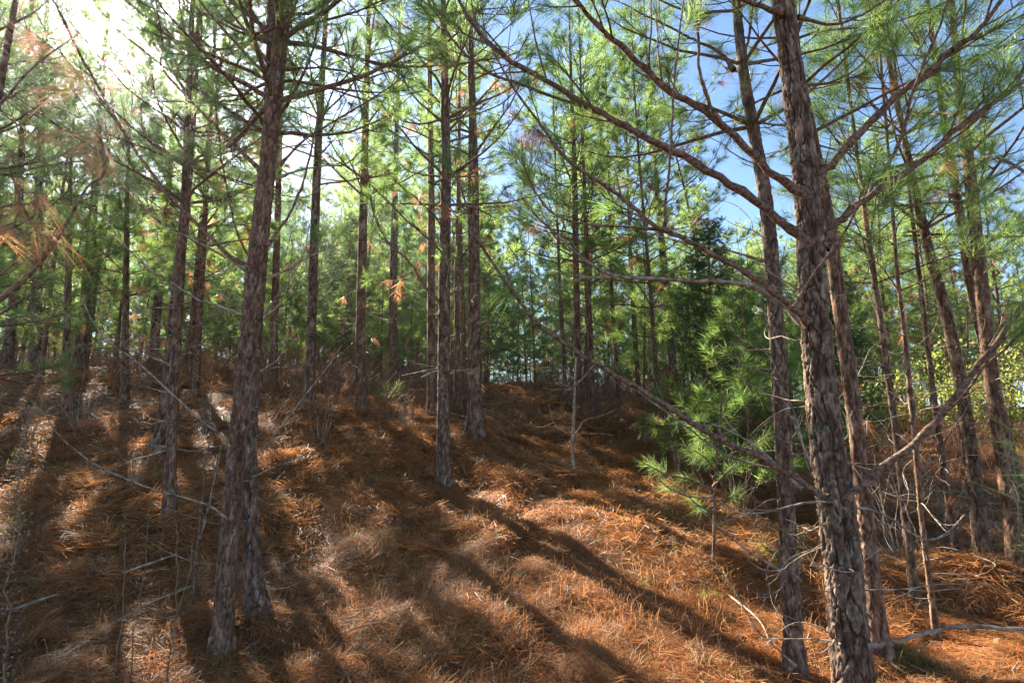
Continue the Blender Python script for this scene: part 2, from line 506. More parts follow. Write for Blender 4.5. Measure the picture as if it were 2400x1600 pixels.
def crown_branches(trunk, tr, rng, z_from, z_live, top, lmax, dense=1.0, dead_p=0.55, skip=None, twig_n=6, rust=0.05, step=(0.34, 0.55)):
    """whorls of branches up the trunk polyline, bare and dead below z_live"""
    out = []
    z = z_from
    base = trunk[0, 2]
    off = rng.uniform(0, 6.28)
    while z < top - 0.25:
        zz = base + z
        p = np.array([np.interp(zz, trunk[:, 2], trunk[:, k]) for k in range(3)])
        r0 = float(np.interp(zz, trunk[:, 2], tr))
        live = z > z_live
        f = (z - z_from) / (top - z_from)
        if live:
            n = int(rng.integers(3, 6))
            g = (z - z_live) / (top - z_live)
            env = min(1.0, 0.72 + g * 1.1) * (1 - g) ** 0.75 + 0.10
            for k in range(n):
                az = off + k * 6.283 / n + rng.uniform(-0.4, 0.4)
                L = lmax * env * rng.uniform(0.75, 1.15)
                if rng.uniform() > dense: continue
                b = whorl_branch(p, az, L, math.radians(rng.uniform(12, 34) + 32 * g), min(r0 * 0.42, 0.007 + L * 0.009), rng, 0.55)
                grow_twigs(b, rng, max(3, int(twig_n * (0.45 + 0.55 * L / lmax))), 0.22, 0.55 * min(1, 0.4 + L / lmax), 0.25, 0.05, rust if g < 0.35 else 0)
                out.append(b)
        else:
            n = int(rng.integers(1, 4))
            for k in range(n):
                if rng.uniform() > dead_p: continue
                az = off + k * 2.1 + rng.uniform(-0.7, 0.7)
                L = rng.uniform(0.35, 1.1) * (0.6 + 0.8 * f) * lmax / 1.6
                b = whorl_branch(p, az, L, math.radians(rng.uniform(-4, 30)), min(r0 * 0.25, 0.004 + L * 0.004), rng, 0.35, True, 0.16)
                for _ in range(int(rng.integers(1, 4))):
                    i = int(rng.integers(2, 7))
                    d2 = norm(norm(b.pts[i] - b.pts[i - 1]) + rng.normal(size=3) * 0.6)
                    l2 = L * rng.uniform(0.15, 0.4)
                    mid = b.pts[i] + d2 * l2 * 0.5 + rng.normal(size=3) * 0.03 * l2
                    b.twigs.append((np.array((b.pts[i], mid, mid + norm(d2 + rng.normal(size=3) * 0.3 + np.array((0, 0, .2))) * l2 * 0.5)), np.array((0.003, 0.0022, 0.0014))))
                    if rng.uniform() < rust * 1.3: b.tuft(mid, d2, True)
                out.append(b)
        off += rng.uniform(0.5, 1.4)
        z += rng.uniform(*step) * (1.0 if live else 0.75)
    return out

def branch_mesh(mb, b, sides=6, tside=4):
    mb.tube(b.pts, b.radii, sides)
    for q, r in b.twigs: mb.tube(q, r, tside)

def build_pine(name, base, trunk, tr, branches, rng, label, group, near=True, per=36, nlen=0.16, nwid=0.0024, bark='bark', relief=0.006, step=0.012, cell=0.034, seed=0, tint=None, cat='pine tree', fine=99):
    """thing: Empty at the foot > trunk, branch (> needles)"""
    root = tag(empty(name, base), label, cat, group)
    off = np.asarray(base, float)
    mb = MB(); bark_trunk(mb, trunk - off, tr, cell=cell, relief=relief, step=step, seed=seed, fine=fine)
    mb.build('trunk', M[bark], root)
    for b in branches:
        mb = MB()
        c = Branch(b.pts - off, b.radii, b.dead); c.twigs = [(q - off, r) for q, r in b.twigs]
        branch_mesh(mb, c, (7 if not b.dead else 5) if near else 4, 3)
        bo = mb.build('branch', M['dead'] if b.dead else M['branch'], root)
        if b.tpos:
            mb = MB()
            add_needles(mb, np.array(b.tpos) - off, np.array(b.tax), np.array(b.tdead), rng, per, nlen, nwid, near=near and b.traced, tint=tint)
            nd = mb.build('needles', M['needle'], bo)
            nd['kind'] = 'stuff'
    return root

def trunk_from(pxs, Y, H, extra=None):
    """pxs: (px, py, width) from the foot upwards, seen in the plane Y; runs on up to H metres above the foot"""
    P = [np.append(at(x, y, Y), .82 * rad(w, at(x, y, Y))) for x, y, w in pxs]
    P = np.array(P)
    g = gz(P[0, 0], P[0, 1])
    # carry the line down to the ground
    d = P[1] - P[0]
    if P[0, 2] > g:
        s = (P[0, 2] - g) / d[2]
        P = np.vstack((P[0] - d * s, P)); P[0, 3] = P[1, 3] * 1.12
    P[0, 2] = min(P[0, 2], g) if abs(P[0, 2] - g) < 0.5 else g
    foot = P[0].copy(); foot[2] = gz(foot[0], foot[1])
    keep = P[:, 2] > foot[2] + 0.15
    P = np.vstack((foot, P[keep]))
    top = P[-1]
    if top[2] < foot[2] + H:
        d = (P[-1] - P[-2]) / max(P[-1, 2] - P[-2, 2], 1e-3)
        hh = foot[2] + H - top[2]
        r_end = 0.012
        for t in np.linspace(0.2, 1, 5):
            q = top + np.array((d[0] * (1 - t * .4), d[1], 1, 0)) * hh * t
            q[3] = top[3] * (1 - t) + r_end * t
            P = np.vstack((P, q))
    P = smooth_path(P, 4)
    P[:, 3] = np.maximum(P[:, 3], 0.008)
    foot[2] = gz(foot[0], foot[1])
    down = foot.copy(); down[2] -= 0.12; down[3] *= 1.25
    # flare of the butt
    fl = np.exp(-np.clip(P[:, 2] - foot[2], 0, None) / 0.15) * 0.55
    P[:, 3] *= 1 + fl
    P = np.vstack((down, P))
    return P[:, :3], P[:, 3], foot[:3]

def px_branch(pts, dead=False, seg=5):
    """pts: (px, py, Y, width px)"""
    rows = []
    for x, y, Y, w in pts:
        p = at(x, y, Y); rows.append((*p, rad(w, p)))
    q = smooth_path(rows, seg)
    rng = np.random.default_rng(int(abs(q[0, 0] * 1000 + q[-1, 2] * 777)) % 99991)
    j = rng.normal(size=(len(q), 3)) * q[:, 3:4] * 0.26
    j[0] = 0
    q[:, :3] += j
    # knuckles where side shoots once stood
    q[:, 3] *= 1 + 0.30 * (rng.uniform(0, 1, len(q)) ** 5)
    q[:4, 3] *= np.array((1.9, 1.45, 1.18, 1.05))
    q[:, 3] = np.maximum(q[:, 3], 0.0014)
    b = Branch(q[:, :3], q[:, 3], dead); b.traced = True
    return b


# ------------------------------------------------------------------ the ground
def make_ground():
    n = 270
    t = np.linspace(-1, 1, n)
    b = math.asinh(260 / 1.8)
    w = 1.8 * np.sinh(b * t)
    X, Y = np.meshgrid(w, w + 5.0)
    Z = ground(X.ravel(), Y.ravel())
    mb = MB()
    i, j = np.meshgrid(np.arange(n - 1), np.arange(n - 1), indexing='ij')
    f = np.stack((i * n + j, i * n + j + 1, (i + 1) * n + j + 1, (i + 1) * n + j), -1).reshape(-1, 4)
    mb.add(np.stack((X.ravel(), Y.ravel(), Z), 1), f)
    o = mb.build('ground', M['soil'])
    tag(o, 'sloping forest floor of brown duff under the pines', kind='structure')
make_ground()

def ground_normal(x, y):
    e = 0.12
    zx = (ground(x + e, y) - ground(x - e, y)) / (2 * e)
    zy = (ground(x, y + e) - ground(x, y - e)) / (2 * e)
    return norm(np.stack((-zx, -zy, np.ones_like(zx)), 1))

def scatter(rng, n, r0, r1, amin=-52, amax=52, power=1.0):
    u = rng.uniform(0, 1, n)
    r = (r0 ** (2 - power) + u * (r1 ** (2 - power) - r0 ** (2 - power))) ** (1 / (2 - power))
    a = np.radians(rng.uniform(amin, amax, n))
    return r * np.sin(a), r * np.cos(a)

def straw_patch(seed, cnt, R0, wid, ln, lift, three=True):
    """a flat handful of matted needles in bundles, z up"""
    rng = np.random.default_rng(seed)
    nb = max(cnt // 8, 3)
    br = R0 * np.sqrt(rng.uniform(0, 1, nb)); ba = rng.uniform(0, 6.283, nb)
    bx, by = br * np.cos(ba), br * np.sin(ba)
    bth = rng.normal(0, .75, nb)
    blift = rng.uniform(0, 1, nb) ** 1.4
    w = rng.integers(0, nb, cnt)
    x = bx[w] + rng.normal(0, .035, cnt); y = by[w] + rng.normal(0, .035, cnt)
    edge = np.clip(1.15 - np.hypot(x, y) / R0, 0.1, 1)
    z = (rng.uniform(0, 1, cnt) * .35 + .65 * blift[w]) * lift * edge
    th = bth[w] + rng.normal(0, .34, cnt)
    tilt = rng.normal(0, .22, nb)[w] + rng.normal(0, .15, cnt)
    d = norm(np.stack((np.cos(th), np.sin(th), tilt), 1))
    up = np.array((0, 0, 1.0))
    L = (ln * rng.uniform(.55, 1.15, cnt))[:, None]
    p1 = np.stack((x, y, z), 1)
    bend = np.cross(d, up) * rng.normal(0, .17, cnt)[:, None] * L
    p0 = p1 - d * L * .5 + bend - up * .008
    p2 = p1 + d * L * .5 + bend + up * rng.normal(0, .05, cnt)[:, None] * L
    sd = norm(np.cross(d, up + rng.normal(0, .5, (cnt, 3)))) * wid * .5
    k = rng.uniform(0, 1, (cnt, 1))
    c = STRAW * rng.uniform(.45, 1.3, (cnt, 1)) * rng.uniform(.4, 1.35, (nb, 1))[w]
    old = (seed % 3 == 0) * .45
    c = c * (1 - old) + np.array((.20, .125, .07)) * old
    c = np.where(k < .17, np.array((.48, .28, .11)) * rng.uniform(.6, 1.15, (cnt, 1)), c)
    c = np.where(k > .92, np.array((.22, .16, .11)), c)
    mb = MB()
    v = np.stack((p0 - sd, p0 + sd, p1 + sd, p1 - sd, p2), 1).reshape(-1, 3)
    o = (np.arange(cnt) * 5)[:, None]
    mb.add(v, o + np.array((0, 1, 2, 3)), np.repeat(c, 5, 0))
    mb.loops.append((o + np.array((3, 2, 4))).reshape(-1)); mb.sizes.append(np.full(cnt, 3, np.int64))
    return mb

def lay(name, src, P, RT, SCL, ID, mat, label, cat):
    """one uncountable mass: the patches of a collection laid over many points of the ground"""
    me = bpy.data.meshes.new(name)
    me.vertices.add(len(P)); me.vertices.foreach_set('co', P.astype(np.float32).ravel())
    for nm, ty, dat, key in (('rot', 'FLOAT_VECTOR', RT, 'vector'), ('scl', 'FLOAT_VECTOR', SCL, 'vector'), ('pick', 'INT', ID, 'value')):
        a = me.attributes.new(nm, ty, 'POINT')
        a.data.foreach_set(key, np.ascontiguousarray(dat, np.int32 if ty == 'INT' else np.float32).ravel())
    me.materials.append(mat)
    ob = bpy.data.objects.new(name, me); COL.objects.link(ob)
    g = bpy.data.node_groups.new('lay_' + name, 'GeometryNodeTree')
    g.interface.new_socket('Geometry', in_out='INPUT', socket_type='NodeSocketGeometry')
    g.interface.new_socket('Geometry', in_out='OUTPUT', socket_type='NodeSocketGeometry')
    N, L = g.nodes, g.links
    gi, go = N.new('NodeGroupInput'), N.new('NodeGroupOutput')
    ci = N.new('GeometryNodeCollectionInfo'); ci.inputs[0].default_value = src; ci.inputs[1].default_value = True; ci.inputs[2].default_value = True
    ip = N.new('GeometryNodeInstanceOnPoints'); ip.inputs['Pick Instance'].default_value = True
    def attr(nm, ty):
        n = N.new('GeometryNodeInputNamedAttribute'); n.data_type = ty; n.inputs['Name'].default_value = nm; return n.outputs['Attribute']
    er = N.new('FunctionNodeEulerToRotation')
    L.new(attr('rot', 'FLOAT_VECTOR'), er.inputs[0])
    L.new(gi.outputs[0], ip.inputs['Points']); L.new(ci.outputs[0], ip.inputs['Instance'])
    L.new(attr('pick', 'INT'), ip.inputs['Instance Index']); L.new(er.outputs[0], ip.inputs['Rotation']); L.new(attr('scl', 'FLOAT_VECTOR'), ip.inputs['Scale'])
    L.new(ip.outputs[0], go.inputs[0])
    md = ob.modifiers.new('lay', 'NODES'); md.node_group = g
    tag(ob, label, cat, kind='stuff')

def make_straw():
    rng = np.random.default_rng(11)
    src = bpy.data.collections.new('straw_patches')
    zones = ((1650, 2.0, 6.0, .0032, .19, .070, 230, .24, .8), (2300, 6.0, 10.5, .0050, .20, .075, 210, .30, .8), (2600, 10.5, 24, .0075, .24, .08, 170, .42, 1.0))
    P, RT, SCL, ID = [], [], [], []
    k = 0
    for zi, (cnt, r0, r1, wid, ln, lift, per, R0, pw) in enumerate(zones):
        for j in range(6):
            o = straw_patch(500 + k, per, R0, wid, ln, lift).build('straw_patch_%02d' % k, M['straw'])
            COL.objects.unlink(o); src.objects.link(o); k += 1
        x, y = scatter(rng, cnt, r0, r1, -53, 53, power=pw)
        nrm = ground_normal(x, y)
        drift = np.clip(.5 + 1.5 * vnoise(x * 1.7, y * 1.7, 40), 0, 1)
        p = np.stack((x, y, ground(x, y)), 1) + nrm * (.004 + .03 * drift * rng.uniform(0, 1, cnt))[:, None]
        spin = 7 * vnoise(x * .9, y * .9, 21) + rng.normal(0, .9, cnt)
        for i in range(cnt):
            q = Vector(nrm[i]).to_track_quat('Z', 'Y')
            from mathutils import Quaternion
            e = (q @ Quaternion((0, 0, 1), float(spin[i]))).to_euler()
            RT.append((e.x, e.y, e.z))
        P.append(p); SCL.append(rng.uniform(.8, 1.2, (cnt, 1)) * np.stack((np.ones(cnt), np.ones(cnt), .35 + 1.3 * drift), 1)); ID.append(rng.integers(0, 6, cnt) + zi * 6)
    P = np.concatenate(P); SCL = np.concatenate(SCL); ID = np.concatenate(ID)
    lay('pine_straw', src, P, np.array(RT), SCL, ID, M['straw'], 'rust brown carpet of fallen pine needles covering the slope', 'pine straw')
make_straw()

def blades(mb, rng, x, y, per, h, wid, colfn, spread=0.06, lean=0.55):
    n = len(x)
    X = np.repeat(x, per) + rng.normal(0, spread, n * per); Yy = np.repeat(y, per) + rng.normal(0, spread, n * per)
    k = n * per
    Z = ground(X, Yy) - 0.005
    th = rng.uniform(0, 2 * np.pi, k)
    H = np.repeat(h, per) * rng.uniform(0.45, 1.15, k)
    ln = np.abs(rng.normal(0, lean, k)) * H
    dx, dy = np.cos(th), np.sin(th)
    p0 = np.stack((X, Yy, Z), 1)
    p1 = p0 + np.stack((dx * ln * .30, dy * ln * .30, H * .58), 1)
    p2 = p0 + np.stack((dx * ln * 0.75, dy * ln * 0.75, H * .88), 1)
    p3 = p0 + np.stack((dx * ln * 1.35, dy * ln * 1.35, H * (0.97 - 0.3 * np.clip(ln / H - .4, 0, 1))), 1)
    ps = th + np.pi / 2 + rng.normal(0, .6, k)
    sd = np.stack((np.cos(ps), np.sin(ps), np.zeros(k)), 1) * (np.repeat(wid, per) * .5)[:, None]
    c = colfn(k)
    v = np.stack((p0 - sd, p0 + sd, p1 + sd, p1 - sd, p2 + sd * .7, p2 - sd * .7, p3), 1).reshape(-1, 3)
    o = (np.arange(k) * 7)[:, None]
    b0 = mb.n
    mb.add(v, np.concatenate((o + np.array((0, 1, 2, 3)), o + np.array((3, 2, 4, 5)))), np.repeat(c, 7, 0))
    mb.loops.append((o + np.array((5, 4, 6)) + b0).reshape(-1)); mb.sizes.append(np.full(k, 3, np.int64))

def make_grass():
    rng = np.random.default_rng(5)
    mb = MB()
    def dry(k):
        a, b = np.array((.38, .22, .10)), np.array((.36, .145, .05))
        m = rng.uniform(0, 1, (k, 1))
        return (a * m + b * (1 - m)) * rng.uniform(.6, 1.25, (k, 1))
    for cnt, r0, r1, wid, per in ((1500, 2.4, 7, .0026, 20), (1500, 7, 14, .0045, 12), (900, 14, 26, .009, 10)):
        x, y = scatter(rng, cnt, r0, r1, power=0.6)
        keep = (vnoise(x * .8, y * .8, 13) + rng.uniform(-.25, .25, cnt)) > -0.08
        # the old track stays bare
        keep &= ~((np.abs(x - (0.25 + 0.02 * y)) < 0.9) & (y > 9))
        x, y = x[keep], y[keep]
        blades(mb, rng, x, y, per, rng.uniform(.06, .20, len(x)), np.full(len(x), wid), dry, lean=1.15)
    tag(mb.build('dry_grass', M['straw']), 'tan dry grass tufts scattered through the pine straw', 'dry grass', kind='stuff')
    mb = MB()
    def green(k):
        a, b = np.array((.13, .20, .035)), np.array((.24, .25, .06))
        m = rng.uniform(0, 1, (k, 1))
        return (a * m + b * (1 - m)) * rng.uniform(.6, 1.2, (k, 1))
    spots = [(470, 1560), (560, 1568), (1000, 1500), (990, 1540), (520, 1320), (905, 1240), (30, 960), (40, 1000), (60, 1030), (20, 1060), (230, 1150), (350, 1190),
             (860, 1030), (700, 1150), (1660, 1330), (2140, 1560), (2110, 1540), (1575, 1215), (1305, 1150), (540, 1260), (2080, 1520), (1480, 1190), (640, 1170), (1040, 950)]
    xs, ys = [], []
    for px, py in spots:
        p0 = CAMP; d = at(px, py, 1.0) - CAMP
        t = 2.2
        while t < 25:
            q = CAMP + d * t
            if q[2] < gz(q[0], q[1]): break
            t += 0.06
        for _ in range(3): xs.append(q[0] + rng.normal(0, .08)); ys.append(q[1] + rng.normal(0, .08))
    x2, y2 = scatter(rng, 260, 3, 16, power=.6)
    x, y = np.concatenate((xs, x2)), np.concatenate((ys, y2))
    blades(mb, rng, x, y, 13, rng.uniform(.05, .15, len(x)), 0.003 + 0.0004 * y, green, spread=.04, lean=.9)
    tag(mb.build('green_grass', M['leaf']), 'sparse fresh green grass blades between the brown needles', 'green grass', kind='stuff')
make_grass()

# ------------------------------------------------------------------ the trees one can tell apart
def sb(pts, Y0, Y1, w0, w1, dead=False):
    """branch traced on the 2400 px photograph; depth and width run from the trunk to the tip"""
    n = len(pts)
    return px_branch([(x * .98, y * .98, Y0 + (Y1 - Y0) * k / (n - 1), (.68 if dead else .70) * (w0 + (w1 - w0) * k / (n - 1))) for k, (x, y) in enumerate(pts)], dead)

def extend(b, rng, L, up=0.5):
    """let a traced branch run on beyond the picture's edge"""
    d = norm(b.pts[-1] - b.pts[-3])
    p, r = [b.pts[-1]], [b.radii[-1]]
    m = 6
    for j in range(m):
        d = norm(d + np.array((0, 0, up * .18)) + rng.normal(size=3) * .07)
        p.append(p[-1] + d * L / m); r.append(max(b.radii[-1] * (1 - .8 * (j + 1) / m), .0018))
    b.pts = np.vstack((b.pts, p[1:])); b.radii = np.concatenate((b.radii, r[1:]))
    return b

def kinky(p, az, el, L, r, rng, seg=7, wig=.28, dead=True):
    d = np.array((math.cos(az) * math.cos(el), math.sin(az) * math.cos(el), math.sin(el)))
    q = [np.asarray(p, float)]
    for j in range(seg):
        d = norm(d + rng.normal(size=3) * wig + np.array((0, 0, .07)))
        q.append(q[-1] + d * L / seg)
    b = Branch(smooth_path(q, 2), np.linspace(r, .0014, (seg) * 2 + 1), dead)
    for _ in range(int(rng.integers(1, 4))):
        i = int(rng.integers(4, len(b.pts) - 2))
        d2 = norm(norm(b.pts[i] - b.pts[i - 1]) + rng.normal(size=3) * .7)
        l2 = L * rng.uniform(.15, .45)
        t = [b.pts[i]]
        for j in range(3):
            d2 = norm(d2 + rng.normal(size=3) * .25 + np.array((0, 0, .08))); t.append(t[-1] + d2 * l2 / 3)
        b.twigs.append((np.array(t), np.linspace(b.radii[i] * .7, .0012, 4)))
    return b

def hero_right():
    rng = np.random.default_rng(101)
    Y = 3.1
    T, r, foot = trunk_from([(1962, 1568, 96), (1925, 1200, 88), (1895, 1000, 80), (1868, 700, 68), (1858, 500, 64), (1838, 300, 58), (1798, 0, 50)], Y, 9.5)
    B = []
    def add(b, n=0, l=(.25, .6), s0=.35, bare=.25, ext=0, rust=.02):
        if ext: extend(b, rng, ext)
        if n: grow_twigs(b, rng, int(n * 1.7), l[0], l[1], s0 * .8, min(bare + .12, .9), rust)
        B.append(b)
    add(sb([(1895, 462), (1800, 400), (1673, 275), (1570, 214), (1480, 130), (1400, 60), (1340, -10)], Y - .02, Y - .25, 27, 13), 6, s0=.5, ext=1.0)
    add(sb([(1685, 285), (1655, 220), (1638, 153), (1634, 57), (1620, -20)], Y - .12, Y - .35, 12, 7), 4, s0=.6, ext=.7)
    add(sb([(1900, 575), (1840, 525), (1740, 450), (1600, 363), (1500, 315), (1412, 264), (1259, 180), (1167, 122), (1106, 57), (1072, -5)], Y - .02, Y - .1, 30, 10), 7, s0=.55, ext=.9)
    add(sb([(1412, 264), (1336, 241), (1221, 199), (1137, 165), (1068, 103), (1030, 45), (995, -10)], Y - .06, Y + .2, 11, 6), 5, s0=.4, ext=.6)
    add(sb([(1895, 757), (1850, 715), (1784, 664), (1700, 612), (1600, 557), (1546, 536), (1450, 460), (1330, 375), (1271, 298), (1200, 200), (1150, 110)], Y - .08, Y - .15, 22, 6), 6, s0=.5, ext=.3)
    add(sb([(1556, 535), (1563, 450), (1570, 380), (1577, 240), (1588, 120), (1600, 20)], Y - .12, Y - .4, 9, 5), 4, s0=.5, ext=.5)
    add(sb([(1550, 538), (1450, 530), (1350, 522), (1290, 495), (1255, 450), (1230, 400)], Y - .12, Y - .1, 8, 4), 4, s0=.5, bare=.4)
    add(sb([(1880, 752), (1800, 690), (1750, 668), (1680, 660), (1600, 657), (1500, 650), (1427, 642), (1355, 595), (1300, 545), (1259, 508), (1230, 470)], Y + .02, Y + .25, 19, 6, True), 3, s0=.7, bare=.5)
    add(sb([(1430, 643), (1370, 655), (1297, 665), (1250, 640), (1221, 615), (1180, 560)], Y + .2, Y + .4, 7, 3, True), 2, s0=.5, bare=.5)
    add(sb([(1930, 1170), (1900, 1145), (1790, 1075), (1700, 1035), (1600, 974), (1470, 895), (1347, 821), (1255, 753), (1213, 699), (1144, 600), (1106, 523), (1080, 440), (1040, 370)], Y - .05, Y + .1, 24, 5), 3, s0=.75, bare=.4)
    add(sb([(1830, 1105), (1760, 1085), (1690, 1060), (1610, 1000), (1540, 950), (1480, 905)], Y, Y + .25, 9, 3, True), 3, s0=.5, bare=.9)
    add(sb([(1880, 1145), (1790, 1060), (1720, 1015), (1650, 985)], Y - .05, Y + .3, 8, 3, True), 2, s0=.5, bare=.9)
    add(sb([(1905, 438), (1960, 370), (2051, 275), (2110, 220), (2174, 172), (2240, 110), (2289, 77), (2350, -5)], Y, Y - .3, 27, 14), 6, s0=.5, ext=.9)
    add(sb([(2230, 118), (2300, 80), (2400, 35), (2450, 10)], Y - .22, Y - .1, 10, 6), 3, s0=.3, ext=.6)
    add(sb([(1930, 580), (1960, 530), (2013, 478), (2136, 394), (2250, 298), (2330, 240), (2410, 185)], Y - .02, Y - .3, 26, 15), 6, s0=.5, ext=1.0)
    add(sb([(2005, 485), (2035, 455), (2070, 402), (2105, 344), (2125, 280), (2136, 230), (2165, 150), (2197, 77), (2225, -10)], Y - .06, Y - .3, 13, 7), 5, s0=.5, ext=.6)
    add(sb([(1862, 720), (1895, 660), (1937, 603), (1985, 534), (2010, 480), (2040, 380)], Y - .22, Y - .4, 11, 5), 3, s0=.6, bare=.5)
    add(sb([(1975, 1185), (2000, 1155), (2097, 1073), (2174, 1008), (2250, 913), (2327, 814), (2410, 700)], Y - .05, Y - .35, 24, 18), 5, s0=.55, ext=1.0)
    add(sb([(2040, 1515), (2080, 1508), (2117, 1497), (2212, 1471), (2289, 1467), (2400, 1474), (2470, 1468)], Y - .1, Y - .5, 15, 12, True))
    add(sb([(1985, 1195), (2017, 1191), (2078, 1210), (2136, 1249), (2185, 1264), (2235, 1233), (2260, 1205)], Y, Y + .15, 11, 4, True))
    add(sb([(1960, 1178), (1944, 1176), (1887, 1178), (1830, 1191), (1772, 1203), (1722, 1201)], Y - .12, Y - .2, 10, 4, True))
    add(sb([(1970, 1510), (1952, 1503), (1906, 1497), (1840, 1497), (1776, 1497)], Y - .05, Y + .05, 7, 3, True))
    add(sb([(1956, 1500), (1945, 1515), (1920, 1530), (1890, 1525)], Y - .1, Y - .15, 5, 2, True))
    add(sb([(2010, 1318), (2030, 1310), (2055, 1292), (2070, 1278)], Y - .05, Y - .1, 6, 3, True))
    add(sb([(1800, 18), (1830, 30), (1780, 15), (1720, -10)][1:], Y - .05, Y - .2, 18, 12), 3, s0=.3, ext=1.2)
    add(sb([(1870, 40), (1950, 58), (2010, 40), (2060, 10), (2100, -20)], Y, Y + .2, 10, 6), 4, s0=.4, ext=.6)
    for k in range(20):
        zz = foot[2] + rng.uniform(.35, 2.4)
        p = np.array([np.interp(zz, T[:, 2], T[:, j]) for j in range(3)])
        B.append(kinky(p, rng.uniform(0, 6.28), rng.uniform(-.2, .5), rng.uniform(.3, .8), .005, rng))
    B += crown_branches(T, r, rng, 4.6, 4.0, 9.5, 1.9, twig_n=7)
    build_pine('pine_tree', foot, T, r, B, rng, 'thick plated foreground pine at right whose long bare limbs cross the picture', None, per=46, nlen=.18, nwid=.0022, relief=.022, step=.0058, cell=.026, seed=3, fine=4.6)
hero_right()

def hero_right_neighbour():
    rng = np.random.default_rng(102)
    Y = 3.9
    T, r, foot = trunk_from([(1828, 1568, 46), (1808, 1200, 42), (1795, 950, 40), (1780, 700, 38), (1762, 480, 35), (1735, 320, 31), (1710, 180, 27), (1690, 0, 22)], Y, 9.0)
    B = []
    for pts, a, b_, w0, w1, dead in (
        ([(1790, 612), (1720, 590), (1650, 575), (1600, 568), (1500, 540)], Y, Y + .1, 9, 4, True),
        ([(1720, 165), (1690, 125), (1640, 100), (1600, 80), (1520, 40)], Y, Y + .2, 11, 6, False),
        ([(1742, 130), (1755, 90), (1762, 30), (1775, -20)], Y, Y - .1, 9, 6, False),
        ([(1830, 830), (1800, 760), (1780, 700), (1795, 690)][:3], Y - .05, Y - .1, 7, 3, True),
        ([(1855, 975), (1890, 1060), (1905, 1100)], Y - .05, Y - .3, 8, 6, True),
        ([(1880, 1360), (1850, 1340), (1790, 1335), (1750, 1310)], Y - .1, Y + .1, 7, 3, True),
        ([(1835, 1340), (1760, 1295), (1690, 1240), (1640, 1190), (1600, 1150)], Y, Y + .2, 8, 3, True),
        ([(1865, 1560), (1800, 1500), (1770, 1470), (1720, 1380), (1690, 1340), (1640, 1310)], Y - .2, Y - .1, 6, 3, True)):
        b = sb(pts, a, b_, w0, w1, dead)
        if not dead: extend(b, rng, .6); grow_twigs(b, rng, 5, .25, .5, .3, .1)
        B.append(b)
    for k in range(26):
        zz = foot[2] + rng.uniform(.3, 3.0)
        p = np.array([np.interp(zz, T[:, 2], T[:, j]) for j in range(3)])
        B.append(kinky(p, rng.uniform(0, 6.28), rng.uniform(-.2, .5), rng.uniform(.3, .9), .005, rng))
    B += crown_branches(T, r, rng, 3.2, 3.6, 9.0, 1.6, twig_n=6)
    build_pine('pine_tree', foot, T, r, B, rng, 'slimmer leaning pine standing directly left of the thick foreground pine', None, per=44, nlen=.17, nwid=.0024, relief=.011, step=.009, cell=.023, seed=8, fine=5.4, bark='bark')
    # the one hidden half behind the thick trunk
    Y = 4.2
    T, r, foot = trunk_from([(2000, 1300, 40), (1968, 1000, 38), (1935, 750, 35), (1905, 520, 31), (1870, 330, 26), (1835, 150, 20), (1820, 0, 16)], Y, 8.2)
    B = crown_branches(T, r, rng, 1.0, 3.9, 8.2, 1.4, twig_n=6)
    build_pine('pine_tree', foot, T, r, B, rng, 'reddish pine half hidden right behind the thick foreground trunk', None, per=40, nlen=.17, nwid=.0024, relief=.009, step=.011, cell=.028, seed=9, fine=5.6, bark='bark_red')
hero_right_neighbour()

